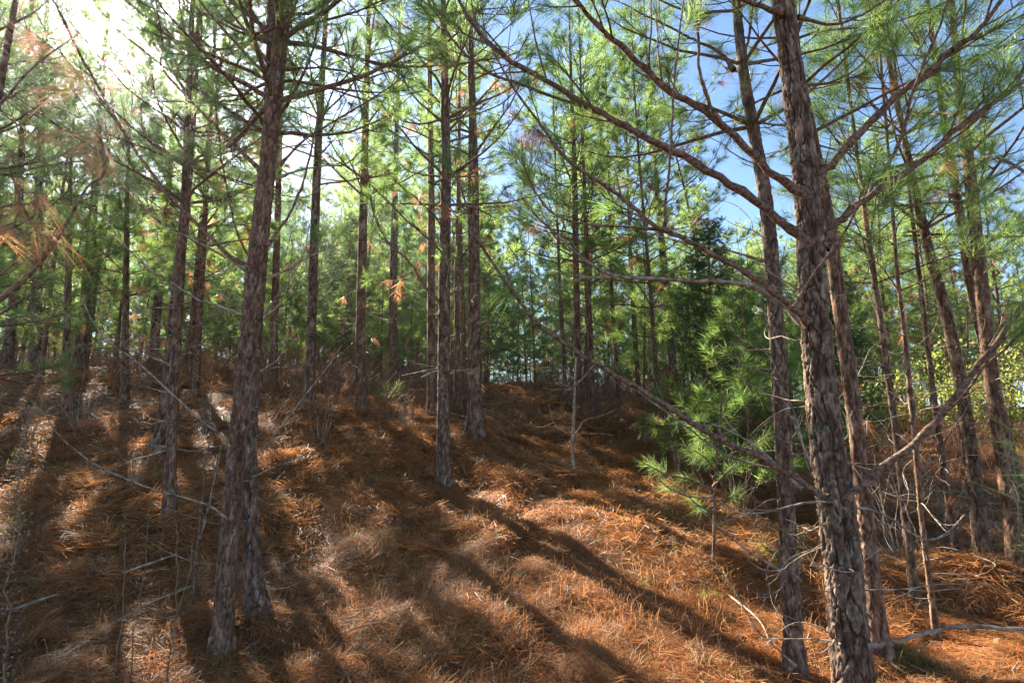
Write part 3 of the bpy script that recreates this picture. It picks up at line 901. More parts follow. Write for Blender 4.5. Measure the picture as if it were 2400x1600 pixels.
def hero_twins():
    rng = np.random.default_rng(103)
    Y = 3.95
    T, r, foot = trunk_from([(503, 1550, 50), (525, 1250, 46), (548, 1000, 45), (572, 780, 46), (590, 600, 47), (612, 400, 44), (632, 200, 40), (655, 0, 34)], Y, 10)
    B = []
    def add(pts, y1, w0, w1, dead=False, n=0, ext=0, s0=.45, bare=.3):
        b = sb(pts, Y - .03, Y + y1, w0, w1, dead)
        if ext: extend(b, rng, ext)
        if n: grow_twigs(b, rng, n, .25, .55, s0, bare, .04)
        B.append(b)
    add([(600, 652), (536, 607), (440, 554), (375, 523), (333, 478), (310, 440)], -.2, 9, 4, True, 2, bare=.8)
    add([(598, 640), (528, 588), (440, 504), (383, 444), (287, 306), (240, 220), (191, 134), (130, 11), (115, -30)], -.5, 13, 7, False, 5, .5)
    add([(612, 402), (517, 306), (478, 268), (383, 165), (383, 115), (370, 30)], -.3, 10, 5, False, 5, .4)
    add([(630, 180), (574, 126), (474, 11), (450, -20)], -.2, 10, 7, False, 4, .6)
    add([(632, 155), (590, 90), (536, 23), (520, -10)], .1, 9, 6, False, 4, .5)
    add([(655, 388), (690, 350), (727, 318), (800, 275), (860, 240)], -.1, 9, 5, False, 4, .4)
    add([(655, 415), (708, 398), (760, 390), (810, 385), (850, 350)], .15, 8, 4, True, 2)
    add([(628, 576), (681, 497), (710, 430), (727, 363), (745, 270), (730, 180), (720, 75)], -.2, 9, 4, False, 4)
    add([(668, 163), (730, 160), (800, 165), (850, 180), (905, 150)], .1, 8, 4, False, 3, .3)
    add([(676, 40), (700, 33), (723, 31), (770, 5), (790, -20)], 0, 10, 7, False, 3, .5)
    add([(582, 743), (520, 720), (459, 699), (400, 660), (344, 626), (275, 554), (250, 500)], -.3, 8, 4, True, 2, bare=.6)
    add([(540, 1218), (478, 1180), (383, 1153), (306, 1126), (230, 1092), (145, 1027), (110, 980)], -.6, 8, 3, True)
    add([(545, 1055), (520, 1020), (459, 974), (363, 886), (306, 837), (252, 798), (210, 740), (190, 690)], -.4, 9, 4, True)
    add([(520, 1040), (505, 1110), (490, 1180), (470, 1260)][::-1], -.2, 6, 4, True)
    add([(624, 653), (680, 630), (727, 600), (790, 575)], .1, 8, 4, True, 2)
    add([(620, 735), (650, 695), (681, 653), (700, 620), (708, 598)], -.1, 6, 3, True)
    add([(618, 745), (650, 718), (685, 675), (715, 630)], -.1, 6, 3, True)
    B += crown_branches(T, r, rng, 4.0, 3.6, 10, 1.9, twig_n=9)
    build_pine('pine_tree', foot, T, r, B, rng, 'left trunk of the crossing pair of foreground pines, orange brown scaly bark', None, per=44, nlen=.17, nwid=.0023, relief=.009, step=.0078, cell=.022, seed=12, fine=5.4, bark='bark_red')
    Y = 4.3
    T, r, foot = trunk_from([(586, 1500, 52), (577, 1250, 38), (575, 1050, 34), (585, 800, 33), (600, 600, 32), (612, 400, 30), (620, 200, 26), (624, 0, 20)], Y, 9.2)
    B = []
    add([(612, 1060), (670, 986), (720, 920), (765, 863), (790, 830)], .05, 6, 3, True)
    add([(612, 870), (658, 833), (685, 730), (690, 640), (690, 600)], -.1, 6, 3, True)
    add([(590, 1120), (640, 1095), (700, 1075), (760, 1030)], -.1, 5, 2, True)
    add([(596, 620), (560, 560), (540, 480), (520, 380), (505, 250), (498, 215)], -.3, 8, 4, False, 3)
    for k in range(20):
        zz = foot[2] + rng.uniform(.2, 2.2)
        p = np.array([np.interp(zz, T[:, 2], T[:, j]) for j in range(3)])
        B.append(kinky(p, rng.uniform(0, 6.28), rng.uniform(-.2, .5), rng.uniform(.3, .9), .004, rng))
    B += crown_branches(T, r, rng, 3.0, 3.8, 9.2, 1.7, twig_n=8)
    build_pine('pine_tree', foot, T, r, B, rng, 'right and darker trunk of the crossing pair of foreground pines', None, per=40, nlen=.17, nwid=.0024, relief=.010, step=.009, cell=.023, seed=13, fine=5.6)
hero_twins()

def hero_centre():
    rng = np.random.default_rng(104)
    Y = 7.4
    T, r, foot = trunk_from([(1020, 1130, 40), (1018, 1000, 34), (1020, 800, 32), (1022, 600, 30), (1024, 400, 27), (1022, 250, 23), (1020, 100, 18), (1018, 0, 14)], Y, 11)
    B = []
    for pts, y1, w0, w1, dead, n in (
        ([(1035, 712), (999, 676), (961, 615), (907, 565), (876, 500), (861, 400), (850, 330)], -.5, 8, 4, False, 5),
        ([(1030, 740), (990, 728), (953, 710), (920, 680), (890, 660)], .2, 6, 3, True, 2),
        ([(1042, 700), (1050, 640), (1062, 580), (1060, 520)], -.4, 5, 3, True, 2),
        ([(1035, 285), (976, 233), (955, 205), (930, 140), (900, 60)], -.4, 6, 3, False, 5),
        ([(1049, 266), (1060, 210), (1079, 130), (1095, 60)], -.2, 6, 3, False, 5),
        ([(1049, 308), (1106, 252), (1156, 199), (1200, 150), (1240, 80)], -.4, 6, 3, False, 6),
        ([(1047, 285), (1125, 264), (1180, 240), (1230, 190)], .3, 5, 3, False, 5),
        ([(1032, 584), (953, 516), (876, 440), (800, 375), (760, 300)], -.5, 7, 3, False, 6),
        ([(1040, 860), (990, 855), (960, 845), (1000, 862)][:3], -.3, 5, 2, True, 0),
        ([(1030, 862), (980, 872), (940, 880)], -.5, 4, 2, True, 0),
        ([(1035, 700), (1100, 670), (1180, 640), (1260, 560)], -.4, 5, 3, False, 4)):
        b = sb(pts, Y, Y + y1, w0, w1, dead)
        if n: grow_twigs(b, rng, n, .3, .7, .35, .2, .12)
        B.append(b)
    B += crown_branches(T, r, rng, 1.6, 3.4, 11, 1.7, dense=.55, dead_p=.9, twig_n=6, rust=.1)
    build_pine('pine_tree', foot, T, r, B, rng, 'pine with lichen spotted foot on the sunlit bank near the centre', None, per=30, nlen=.18, nwid=.0036, relief=.012, step=.014, cell=.036, seed=21, fine=8)
hero_centre()

# (trunk px line, Y, height, live from, label, bark)
MID = [
    ([(1090, 1000, 38), (1090, 800, 33), (1089, 600, 31), (1087, 400, 28), (1085, 250, 20), (1082, 100, 14)], 8.6, 11.5, 4.2, 'straight dark pine beside the start of the track, right of the lichen spotted pine', 'bark'),
    ([(990, 985, 24), (990, 800, 23), (991, 600, 21), (990, 400, 18), (988, 250, 14)], 9.6, 11, 3.8, 'slim reddish pine just left of the lichen spotted pine', 'bark_red'),
    ([(832, 962, 31), (828, 800, 28), (832, 600, 26), (836, 400, 22), (842, 200, 16), (846, 50, 12)], 9.3, 11.5, 3.6, 'reddish pine with rusty needles midway between the crossing pair and the lichen spotted pine', 'bark_red'),
    ([(710, 940, 28), (716, 750, 25), (722, 550, 24), (730, 350, 21), (742, 150, 15), (748, 50, 12)], 9.0, 11.5, 3.6, 'straight pine just right of the crossing pair of foreground trunks', 'bark'),
    ([(385, 1215, 30), (395, 1000, 27), (405, 800, 25), (415, 600, 23), (425, 450, 20), (432, 250, 15)], 5.7, 8.5, 3.2, 'brown pine left of the crossing pair, front one of two overlapping trunks', 'bark_red'),
    ([(367, 1048, 36), (390, 850, 30), (408, 650, 27), (425, 480, 23), (440, 300, 18), (450, 150, 13)], 7.2, 10, 3.8, 'dark pine left of the crossing pair, rear one of two overlapping trunks', 'bark'),
    ([(352, 835, 24), (362, 700, 22), (375, 580, 20), (385, 450, 17)], 12.4, 11.5, 4.2, 'dark slanting pine left of the two overlapping trunks', 'bark'),
    ([(183, 815, 30), (195, 700, 26), (208, 570, 24), (216, 450, 20)], 12.0, 12, 4.6, 'thick dark pine standing in the brush of the left slope', 'bark'),
    ([(82, 830, 32), (84, 700, 28), (86, 560, 25), (90, 400, 20)], 11.0, 12, 4.4, 'broad dark pine near the left picture edge', 'bark'),
    ([(18, 840, 26), (30, 700, 22), (40, 560, 20), (46, 420, 17)], 11.8, 12, 4.4, 'leftmost dark pine trunk in the brush', 'bark'),
    ([(628, 900, 22), (630, 780, 20), (634, 620, 18), (640, 400, 15)], 11, 11, 4.0, 'thin pine showing behind the right side of the crossing pair', 'bark_red'),
    ([(905, 850, 24), (903, 720, 22), (905, 560, 19), (908, 420, 15)], 13.5, 12, 4.4, 'shaded pine behind the gap left of the lichen spotted pine', 'bark'),
    ([(1050, 945, 17), (1050, 800, 16), (1050, 650, 14), (1052, 500, 12)], 11.5, 10.5, 4.2, 'thin pine between the lichen spotted pine and the straight dark pine', 'bark_red'),
    ([(1328, 905, 19), (1326, 760, 18), (1323, 600, 17), (1320, 420, 15), (1315, 280, 11)], 11.5, 10, 3.4, 'reddish pine behind the pale bare sapling in the hollow', 'bark_red'),
    ([(1362, 975, 20), (1358, 850, 17), (1352, 700, 16), (1348, 580, 14), (1342, 420, 10)], 11.2, 9.5, 3.2, 'dark pine right of the pale bare sapling on the track edge', 'bark'),
    ([(1300, 945, 12), (1294, 800, 11), (1286, 660, 10), (1282, 560, 8)], 12.5, 8.5, 3.4, 'very thin pine left of the pale bare sapling', 'bark'),
    ([(1421, 945, 14), (1413, 800, 12), (1405, 680, 11), (1402, 560, 9)], 13, 9.5, 3.2, 'thin dark pine right of the track, second right of the bare sapling', 'bark'),
    ([(1548, 900, 26), (1538, 760, 23), (1524, 600, 20), (1515, 500, 15), (1505, 380, 11)], 12, 10, 3.6, 'dark leaning pine between the track and the slim pine beside the thick trunk', 'bark'),
    ([(1466, 890, 13), (1458, 760, 12), (1450, 640, 11), (1446, 520, 9)], 14, 10, 3.4, 'thin reddish pine left of the dark leaning pine', 'bark_red'),
    ([(2265, 1345, 36), (2225, 1000, 32), (2180, 750, 28), (2140, 600, 24), (2110, 470, 20), (2080, 330, 15)], 5.6, 8.5, 3.4, 'dark bare trunk at right leaning left, second from the right edge', 'bark'),
    ([(2350, 1372, 42), (2305, 1050, 38), (2275, 850, 34), (2250, 620, 30), (2228, 400, 27), (2205, 220, 21), (2190, 60, 15)], 5.3, 9, 3.6, 'rightmost pine trunk, leaning left with reddish scaly bark', 'bark_red'),
    ([(2330, 1080, 28), (2275, 850, 26), (2225, 620, 23), (2190, 400, 20), (2160, 220, 16), (2140, 80, 11)], 6.2, 9.5, 3.6, 'pine leaning behind the rightmost trunk, crossing it low down', 'bark_red'),
    ([(2152, 1470, 15), (2118, 1200, 14), (2095, 950, 13), (2075, 750, 12), (2060, 620, 10), (2048, 450, 8)], 4.6, 5.5, 2.6, 'pencil thin sunlit pine stem right of the thick foreground pine', 'bark_red'),
    ([(2102, 1370, 22), (2075, 1150, 20), (2052, 950, 18), (2020, 720, 16), (1995, 550, 14), (1975, 400, 10)], 5.0, 6.5, 2.8, 'slender pine nearest right of the thick foreground pine', 'bark'),
    ([(2205, 1330, 17), (2175, 1130, 16), (2150, 950, 15), (2125, 750, 13), (2105, 580, 11), (2090, 450, 8)], 5.8, 7, 3.0, 'slender pine between the thin sunlit stem and the dark bare trunk at right', 'bark'),
    ([(-70, 1150, 30), (-60, 900, 27), (-45, 600, 24), (-30, 300, 18)], 5.6, 7.5, 1.5, 'leafy pine at the left edge, its trunk out of the picture', 'bark'),
    ([(150, 1010, 22), (152, 850, 20), (158, 600, 16), (160, 450, 11)], 8.2, 4.9, 1.3, 'short leafy pine on the left slope under the sun', 'bark_red'),
    ([(285, 930, 20), (288, 800, 18), (290, 600, 15), (292, 450, 11)], 9.6, 5.6, 1.6, 'short leafy pine between the thick dark pine and the two overlapping trunks', 'bark_red'),
]
def mid_trees():
    for k, (pxs, Y, H, live, label, bark) in enumerate(MID):
        rng = np.random.default_rng(300 + k)
        T, r, foot = trunk_from(pxs, Y, H)
        small = H < 8
        lw = .80 * foot[0] + .599 * foot[1]
        thin = 2.0 < lw < 6.5 and foot[0] < 0
        full = 'overlapping trunks' in label
        B = crown_branches(T, r, rng, .4, live, H, (1.15 if small else 1.9) * rng.uniform(.9, 1.1), dense=.70 if thin else .92, dead_p=.95, twig_n=12 if full else 7 if thin else 8, rust=.07)
        for _ in range(13 if Y < 7 else 8):
            zz = foot[2] + rng.uniform(.3, live)
            p = np.array([np.interp(zz, T[:, 2], T[:, j]) for j in range(3)])
            B.append(kinky(p, rng.uniform(0, 6.28), rng.uniform(-.25, .5), rng.uniform(.35, 1.1), .0038, rng))
        near = Y < 6.5
        build_pine('pine_tree', foot, T, r, B, rng, label, 'middle distance pines', near=near, per=30 if near else 27, nlen=.17 if near else .19,
                   nwid=.0028 if near else .0052, bark=bark, relief=.009, step=.013 if near else .027, cell=.032 if near else .05, seed=40 + k, fine=6.5 if near else 8.5)
mid_trees()

# ------------------------------------------------------------------ the stand behind
def make_variant(k):
    rng = np.random.default_rng(700 + k)
    bushy = k >= 5
    young = k >= 11
    H = rng.uniform(7.5, 10.0) if bushy else rng.uniform(9.0, 11.5)
    if young: H = rng.uniform(3.0, 5.2)
    r0 = H * .008 if young else rng.uniform(.034, .058) if bushy else rng.uniform(.045, .07)
    n = 12
    z = np.linspace(-0.15, H, n)
    bend = rng.normal(0, .10, 2)
    ph = rng.uniform(0, 6.28, 2)
    lm = H * .30 if young else rng.uniform(1.5, 1.9)
    T = np.stack((bend[0] * np.sin(z * .55 + ph[0]) * z / H * 1.6, bend[1] * np.sin(z * .5 + ph[1]) * z / H * 1.6, z), 1)
    r = r0 * (1 - .92 * np.clip(z / H, 0, 1)) + .004
    r[0] *= 1.25
    live = rng.uniform(.2, .5) if young else rng.uniform(1.0, 2.5) if bushy else rng.uniform(1.9, 3.4)
    br = crown_branches(T, r, rng, .2 if young else 1.0, live, H, lm, dense=.9, dead_p=1.0, twig_n=8, rust=.09, step=(.40, .62))
    mt, mn = MB(), MB()
    s = smooth_path(np.column_stack((T, r)), 2)
    mt.tube(s[:, :3], s[:, 3], 9)
    P, A, D = [], [], []
    for b in br:
        branch_mesh(mt, b, 4, 3)
        P += b.tpos; A += b.tax; D += b.tdead
    add_needles(mn, np.array(P), np.array(A), np.array(D), rng, 28, .23, .0078, near=False, tint=[GREEN * .7 + YGREEN * .3, BLUEG, GREEN * .5 + YGREEN * .5, GREEN][k % 4])
    root = empty('pine_tree', (0, 0, 0))
    t = mt.build('trunk', M['bark_far'], root)
    c = mn.build('crown', M['needle'], root)
    return root, t, c, H

NAMES = [(28, 'the leftmost dark trunk'), (85, 'the broad dark pine near the left edge'), (198, 'the thick dark pine in the left brush'), (365, 'the dark slanting pine on the left slope'),
         (408, 'the two overlapping trunks at left'), (580, 'the crossing pair of foreground trunks'), (632, 'the thin pine behind the crossing pair'), (718, 'the straight pine beside the crossing pair'),
         (830, 'the reddish pine with rusty needles'), (903, 'the shaded pine in the gap at centre left'), (990, 'the slim reddish pine near the centre'), (1020, 'the lichen spotted pine'),
         (1090, 'the straight dark pine by the track'), (1290, 'the very thin pine by the track'), (1325, 'the reddish pine behind the bare sapling'), (1355, 'the dark pine on the track edge'),
         (1409, 'the thin dark pine right of the track'), (1455, 'the thin reddish pine right of the track'), (1532, 'the dark leaning pine right of the track'), (1660, 'the dense dark cedar'),
         (1785, 'the slim pine beside the thick trunk'), (1880, 'the thick foreground pine'), (2040, 'the slender pine nearest the thick trunk'), (2075, 'the thin sunlit stem'), (2130, 'the slender pine by the dark bare trunk'),
         (2190, 'the dark bare leaning trunk'), (2270, 'the rightmost trunk')]
def stand():
    rng = np.random.default_rng(77)
    var = [make_variant(k) for k in range(14)]
    used = set()
    pts = []
    solid = [(at(p[0][0][0], p[0][0][1], p[1])[0], p[1]) for p in MID] + [(-.6, 7.4)]
    tries = 0
    while len(pts) < 296 and tries < 30000:
        tries += 1
        a = math.radians(rng.uniform(-48, 47)); d = math.sqrt(rng.uniform(10.5 ** 2, 42 ** 2))
        x, y = d * math.sin(a), d * math.cos(a)
        if y < 8.5: continue
        if abs(x - (0.2 + .06 * (y - 9))) < 1.3 and y < 24: continue            # the old track
        la, lw = -.599 * x + .80 * y, .80 * x + .599 * y                         # along and across the sunbeams
        if 1.7 < lw < 6.6 and la < 12.5: continue                                  # rows that let the sun onto the bank
        if 12 < lw < 17.5 and la < 20 and rng.uniform() < .65: continue
        if 4.0 < x < 15 and y < 16: continue                                    # sunny glade at right
        if any((x - q[0]) ** 2 + (y - q[1]) ** 2 < 1.75 ** 2 for q in pts): continue
        if any((x - q[0]) ** 2 + (y - q[1]) ** 2 < 1.2 ** 2 for q in solid): continue
        pts.append((x, y))
    pts[:6] = [tuple(at(px_, 700, Y_)[:2]) for px_, Y_ in ((1610, 11.0), (1700, 13.5), (1480, 15.5), (1230, 17.5), (1760, 17.0), (1940, 12.0))]   # the ranks behind the thick pine
    tall = len(pts)
    tries = 0
    pts += [tuple(at(px_, 700, Y_)[:2]) for px_, Y_ in ((1585, 9.2), (1730, 9.6), (1700, 7.6), (1800, 8.4), (1560, 13.2), (1860, 10.5), (1470, 12.2))]
    while len(pts) < tall + 62 and tries < 20000:
        tries += 1
        a = math.radians(rng.uniform(-48, 48)); d = rng.uniform(10.5, 32)
        x, y = d * math.sin(a), d * math.cos(a)
        px = 1176 + FPX * x / y
        if y < 9 or (abs(x - (0.2 + .06 * (y - 9))) < 1.5 and y < 21): continue
        if px < 520 and rng.uniform() < .75: continue
        if 1880 < px and y < 15: continue
        if any((x - q[0]) ** 2 + (y - q[1]) ** 2 < .9 ** 2 for q in pts[:tall] + solid) or any((x - q[0]) ** 2 + (y - q[1]) ** 2 < 1.4 ** 2 for q in pts[tall:]): continue
        pts.append((x, y))
    for idx, (x, y) in enumerate(pts):
        small = idx >= tall
        k = int(rng.integers(11, 14)) if small else int(rng.integers(0, 5)) if y < 17 else int(rng.integers(5, 11)) if rng.uniform() < .85 else int(rng.integers(0, 5))
        root, t, c, H = var[k]
        px = 1176 + FPX * x / (y * CP + (gz(x, y) + 2 - EYE) * SP)
        nm = min(NAMES, key=lambda t: abs(t[0] - px))
        side = 'left of ' if px < nm[0] else 'right of '
        label = ('low bushy young pine ' if small else 'nearer background pine ' if y < 20 else 'distant background pine ') + 'just ' + side + nm[1]
        grp = ('young pines' if small else 'background pines') + ' of the stand'
        if k not in used:
            used.add(k); o = root
        else:
            o = root.copy(); COL.objects.link(o)
            for ch in (t, c):
                q = ch.copy(); COL.objects.link(q); q.parent = o
        s = rng.uniform(.82, 1.12)
        da = math.degrees(math.atan2(x, y)) - SUN_AZ
        if abs(da - .5) < 5:                                                   # low trees under the sun
            room = EYE + math.hypot(x, y) * (.635 - .06) - gz(x, y)
            s = max(min(s, room / H), .35)
        la, lw = -.599 * x + .80 * y, .80 * x + .599 * y
        if la > 22 and -31 < math.degrees(math.atan2(x, y)) < -2: s *= 1.3
        if 12 < lw < 18.5 and 5 < la < 24:
            s = max(min(s, (2.2 + .635 * (la - 5) - gz(x, y)) / H), .3)
        if 1.7 < lw < 6.6 and la < 24:
            room = 2.3 + .635 * (la - 7.6) - gz(x, y)
            s = max(min(s, room / H), .3)
        o.location = (x, y, gz(x, y) - .03)
        o.rotation_euler = (rng.normal(0, .025), rng.normal(0, .025), rng.uniform(0, 6.28))
        o.scale = (s, s, s)
        tag(o, label, 'pine tree', grp)
stand()

# ------------------------------------------------------------------ brush, saplings, shrubs
def hit(px, py, t0=2.0, t1=30):
    """where the sight line through a photo point meets the ground"""
    d = at(px, py, 1.0) - CAMP
    t = t0
    while t < t1:
        q = CAMP + d * t
        if q[2] < gz(q[0], q[1]): break
        t += 0.04
    return np.array((q[0], q[1], gz(q[0], q[1])))

def brush_patch(seed):
    rng = np.random.default_rng(seed)
    mb = MB()
    for i in range(26):
        a, rr = rng.uniform(0, 6.283), .5 * math.sqrt(rng.uniform())
        H = rng.uniform(.25, .75) * (1.7 if rng.uniform() < .3 else 1)
        lean = rng.normal(0, .16, 2)
        p = np.array((rr * math.cos(a), rr * math.sin(a), -.12))
        q = np.array([p, p + np.array((lean[0] * .4, lean[1] * .4, .5)) * H, p + np.array((lean[0] * 1.3, lean[1] * 1.3, 1.0)) * H])
        c = np.array((.27, .135, .07)) * rng.uniform(.6, 1.35) if rng.uniform() < .75 else np.array((.36, .28, .19)) * rng.uniform(.7, 1.2)
        w = rng.uniform(.0022, .0042)
        mb.tube(q, np.array((w * 1.2, w, w * .5)), 3, c)
        for k in range(int(rng.integers(4, 9))):
            b = p + (q[2] - p) * rng.uniform(.25, .97)
            a2 = rng.uniform(0, 6.28); l = H * rng.uniform(.1, .32) + .03
            e = b + np.array((math.cos(a2) * .7, math.sin(a2) * .7, .7)) * l
            mb.tube(np.array((b, (b + e) / 2 + np.array((0, 0, -.015)), e)), np.array((w * .7, w * .6, w * .4)), 3, c * .95)
    return mb

def make_brush():
    """thickets of dry weed stems and leafless shoots on the upper slope"""
    rng = np.random.default_rng(61)
    src = bpy.data.collections.new('brush_patches')
    for j in range(7):
        o = brush_patch(640 + j).build('brush_patch_%02d' % j, M['straw']); COL.objects.unlink(o); src.objects.link(o)
    n = 1500
    x, y = scatter(rng, n, 8.6, 26, -51, 51, power=1.3)
    px = 1176 + FPX * x / y
    keep = (vnoise(x * .45, y * .45, 4) + rng.uniform(-.3, .3, n)) > np.where(px > 1850, .12, np.where(y > 10.5, -.16, .10))
    keep &= ~((np.abs(x - (0.2 + .06 * (y - 9))) < 1.3) & (y < 16))
    x, y = x[keep], y[keep]
    n = len(x)
    sc = rng.uniform(.5, 1.3, n) * np.where(y < 10.5, .7, 1.0)
    lay('dry_brush', src, np.stack((x, y, ground(x, y)), 1), np.stack((np.zeros(n), np.zeros(n), rng.uniform(0, 6.28, n)), 1), np.stack((sc, sc, sc * rng.uniform(.5, 1.15, n)), 1), rng.integers(0, 7, n), M['straw'],
        'thicket of dry reddish weed stems along the top of the slope', 'dry brush')
make_brush()

def leaf_quads(mb, rng, pos, size, c0, c1, narrow=.55):
    k = len(pos)
    d = norm(rng.normal(size=(k, 3)) + np.array((0, 0, .25)))
    s = norm(np.cross(d, rng.normal(size=(k, 3))))
    L = (size * rng.uniform(.6, 1.2, k))[:, None]
    v = np.stack((pos, pos + d * L * .5 + s * L * narrow * .5, pos + d * L, pos + d * L * .5 - s * L * narrow * .5), 1).reshape(-1, 3)
    m = rng.uniform(0, 1, (k, 1))
    c = (c0 * m + c1 * (1 - m)) * rng.uniform(.7, 1.2, (k, 1))
    mb.add(v, (np.arange(k) * 4)[:, None] + np.arange(4), np.repeat(c, 4, 0))

def cedar(px, py, Y, H, W_, label, seed):
    rng = np.random.default_rng(seed)
    p = at(px, py, Y); x, y = p[0], p[1]; z = gz(x, y)
    root = tag(empty('cedar_tree', (x, y, z)), label, 'cedar tree', 'dark cedars')
    mb = MB()
    q = np.array(((0, 0, -.1), (.02, 0, H * .3), (-.03, .02, H * .7), (0, 0, H * .97)))
    mb.tube(smooth_path(q, 4), np.linspace(.06, .006, 13), 8)
    P, A = [], []
    zz = .35
    while zz < H * .95:
        for k in range(7):
            az = rng.uniform(0, 6.28); L = W_ * (1 - zz / H) ** .7 * rng.uniform(.6, 1.15) + .08
            b = whorl_branch(np.array((0, 0, zz)), az, L, math.radians(rng.uniform(5, 40)), .010, rng, .6)
            mb.tube(b.pts, b.radii, 4)
            for j in range(int(10 * L / W_) + 5):
                s = rng.uniform(.15, 1) ** .7 * 7; i = min(int(s), 6)
                P.append(b.pts[i] + (b.pts[i + 1] - b.pts[i]) * (s - i) + rng.normal(size=3) * .05); A.append(norm(b.pts[i + 1] - b.pts[i] + rng.normal(size=3) * .25))
        zz += rng.uniform(.10, .17)
    mb.build('trunk', M['branch'], root)
    mb = MB()
    add_needles(mb, np.array(P), np.array(A), np.zeros(len(P), bool), rng, 26, .075, .007, (8, 55), .10, False, tint=np.array((.055, .10, .03)))
    mb.build('crown', M['needle'], root)
cedar(1660, 1060, 8.6, 4.3, 1.05, 'dense dark green cedar left of the slim leaning pine', 201)
cedar(1960, 1050, 10.0, 3.6, 1.0, 'dark cedar half hidden behind the thick foreground pine', 202)
cedar(790, 880, 14.5, 4.6, 1.0, 'dark cedar in the shade behind the reddish rusty pine', 203)

def shrub(px, py, Y, H, W_, label, seed, c0, c1, n=1600):
    rng = np.random.default_rng(seed)
    p = at(px, py, Y); x, y = p[0], p[1]; z = gz(x, y)
    root = tag(empty('leafy_shrub', (x, y, z)), label, 'shrub', 'leafy shrubs of the right glade')
    mb, ml = MB(), MB()
    P = []
    for k in range(9):
        az = rng.uniform(0, 6.28)
        b = whorl_branch(np.array((rng.normal(0, .05), rng.normal(0, .05), -.05)), az, H * rng.uniform(.7, 1.1), math.radians(rng.uniform(50, 82)), .012, rng, .1)
        mb.tube(b.pts, b.radii, 5)
        for j in range(10):
            i = int(rng.integers(2, 7)); d = norm(rng.normal(size=3) + np.array((0, 0, .4))); L = W_ * rng.uniform(.25, .6)
            e = b.pts[i] + d * L
            mb.tube(np.array((b.pts[i], (b.pts[i] + e) / 2 + rng.normal(size=3) * .02, e)), np.array((.004, .003, .0018)), 3)
            P.append(b.pts[i] + d * L * rng.uniform(.3, 1, (n // 90, 1)) + rng.normal(size=(n // 90, 3)) * .06)
    mb.build('stem', M['branch'], root)
    leaf_quads(ml, rng, np.concatenate(P), .085, np.array(c0), np.array(c1))
    ml.build('foliage', M['leaf'], root)
YG0, YG1 = (.30, .30, .05), (.15, .22, .04)
shrub(2200, 1000, 13.5, 2.3, 1.1, 'yellow green sunlit shrub beyond the slender stems at right', 211, YG0, YG1, 2400)
shrub(2330, 1010, 12.5, 2.6, 1.2, 'bright leafy shrub at the right edge behind the rightmost trunk', 212, YG0, YG1, 2400)
shrub(2040, 1000, 14.5, 1.9, 1.0, 'low yellowish shrub in the glade right of the thick foreground pine', 213, YG0, (.28, .22, .05), 1800)
shrub(2270, 930, 17.0, 3.0, 1.3, 'tall green shrub at the back of the right glade', 214, (.13, .20, .04), (.2, .25, .05), 2600)

def yellow_seedling():
    rng = np.random.default_rng(221)
    f = hit(100, 868)
    root = tag(empty('hardwood_seedling', f), 'small seedling with a few yellow leaves on the left slope', 'seedling')
    H = 0.95
    mb, ml = MB(), MB()
    q = smooth_path(np.array(((0, 0, -.05), (.03, 0, H * .4), (-.03, .02, H * .75), (.02, 0, H))), 4)
    mb.tube(q, np.linspace(.006, .002, len(q)), 5)
    P = []
    for k in range(9):
        i = int(rng.integers(4, len(q))); d = norm(rng.normal(size=3) * np.array((1, 1, .4))); e = q[i] + d * .22
        mb.tube(np.array((q[i], (q[i] + e) / 2, e)), np.array((.0022, .0018, .0012)), 3)
        P.append(e + rng.normal(size=(4, 3)) * .03)
    mb.build('stem', M['weed'], root)
    leaf_quads(ml, rng, np.concatenate(P), .13, np.array((.42, .36, .05)), np.array((.28, .32, .05)))
    ml.build('foliage', M['leaf'], root)
yellow_seedling()

def bare_sapling():
    rng = np.random.default_rng(231)
    Y = 8.0
    T, r, foot = trunk_from([(1320, 1112, 11), (1316, 1040, 9), (1318, 960, 8), (1321, 880, 6), (1324, 820, 4)], Y, 1.2)
    root = tag(empty('bare_sapling', foot), 'pale thin bare sapling with forked twigs standing in the hollow', 'sapling')
    mb = MB()
    mb.tube(T - foot, np.maximum(r * .95, .004), 9)
    mb.build('trunk', M['dead'], root)
    for pts, w in (([(1345, 1022), (1322, 1012), (1298, 990), (1290, 960), (1283, 935)], 5), ([(1298, 990), (1275, 1000), (1255, 1000)], 3), ([(1346, 1018), (1360, 1000), (1370, 985), (1420, 970), (1450, 955)], 4),
                   ([(1345, 912), (1320, 900), (1305, 880)], 4), ([(1345, 914), (1320, 912), (1290, 912), (1270, 905)], 3), ([(1348, 905), (1372, 880), (1395, 850)], 4), ([(1345, 890), (1320, 862), (1300, 845)], 3), ([(1350, 1016), (1400, 1015), (1440, 1020)], 2.5)):
        b = sb(pts, Y, Y + rng.normal(0, .15), w, 1.8, True)
        mb = MB(); mb.tube(b.pts - foot, b.radii, 6)
        mb.build('branch', M['dead'], root)
bare_sapling()

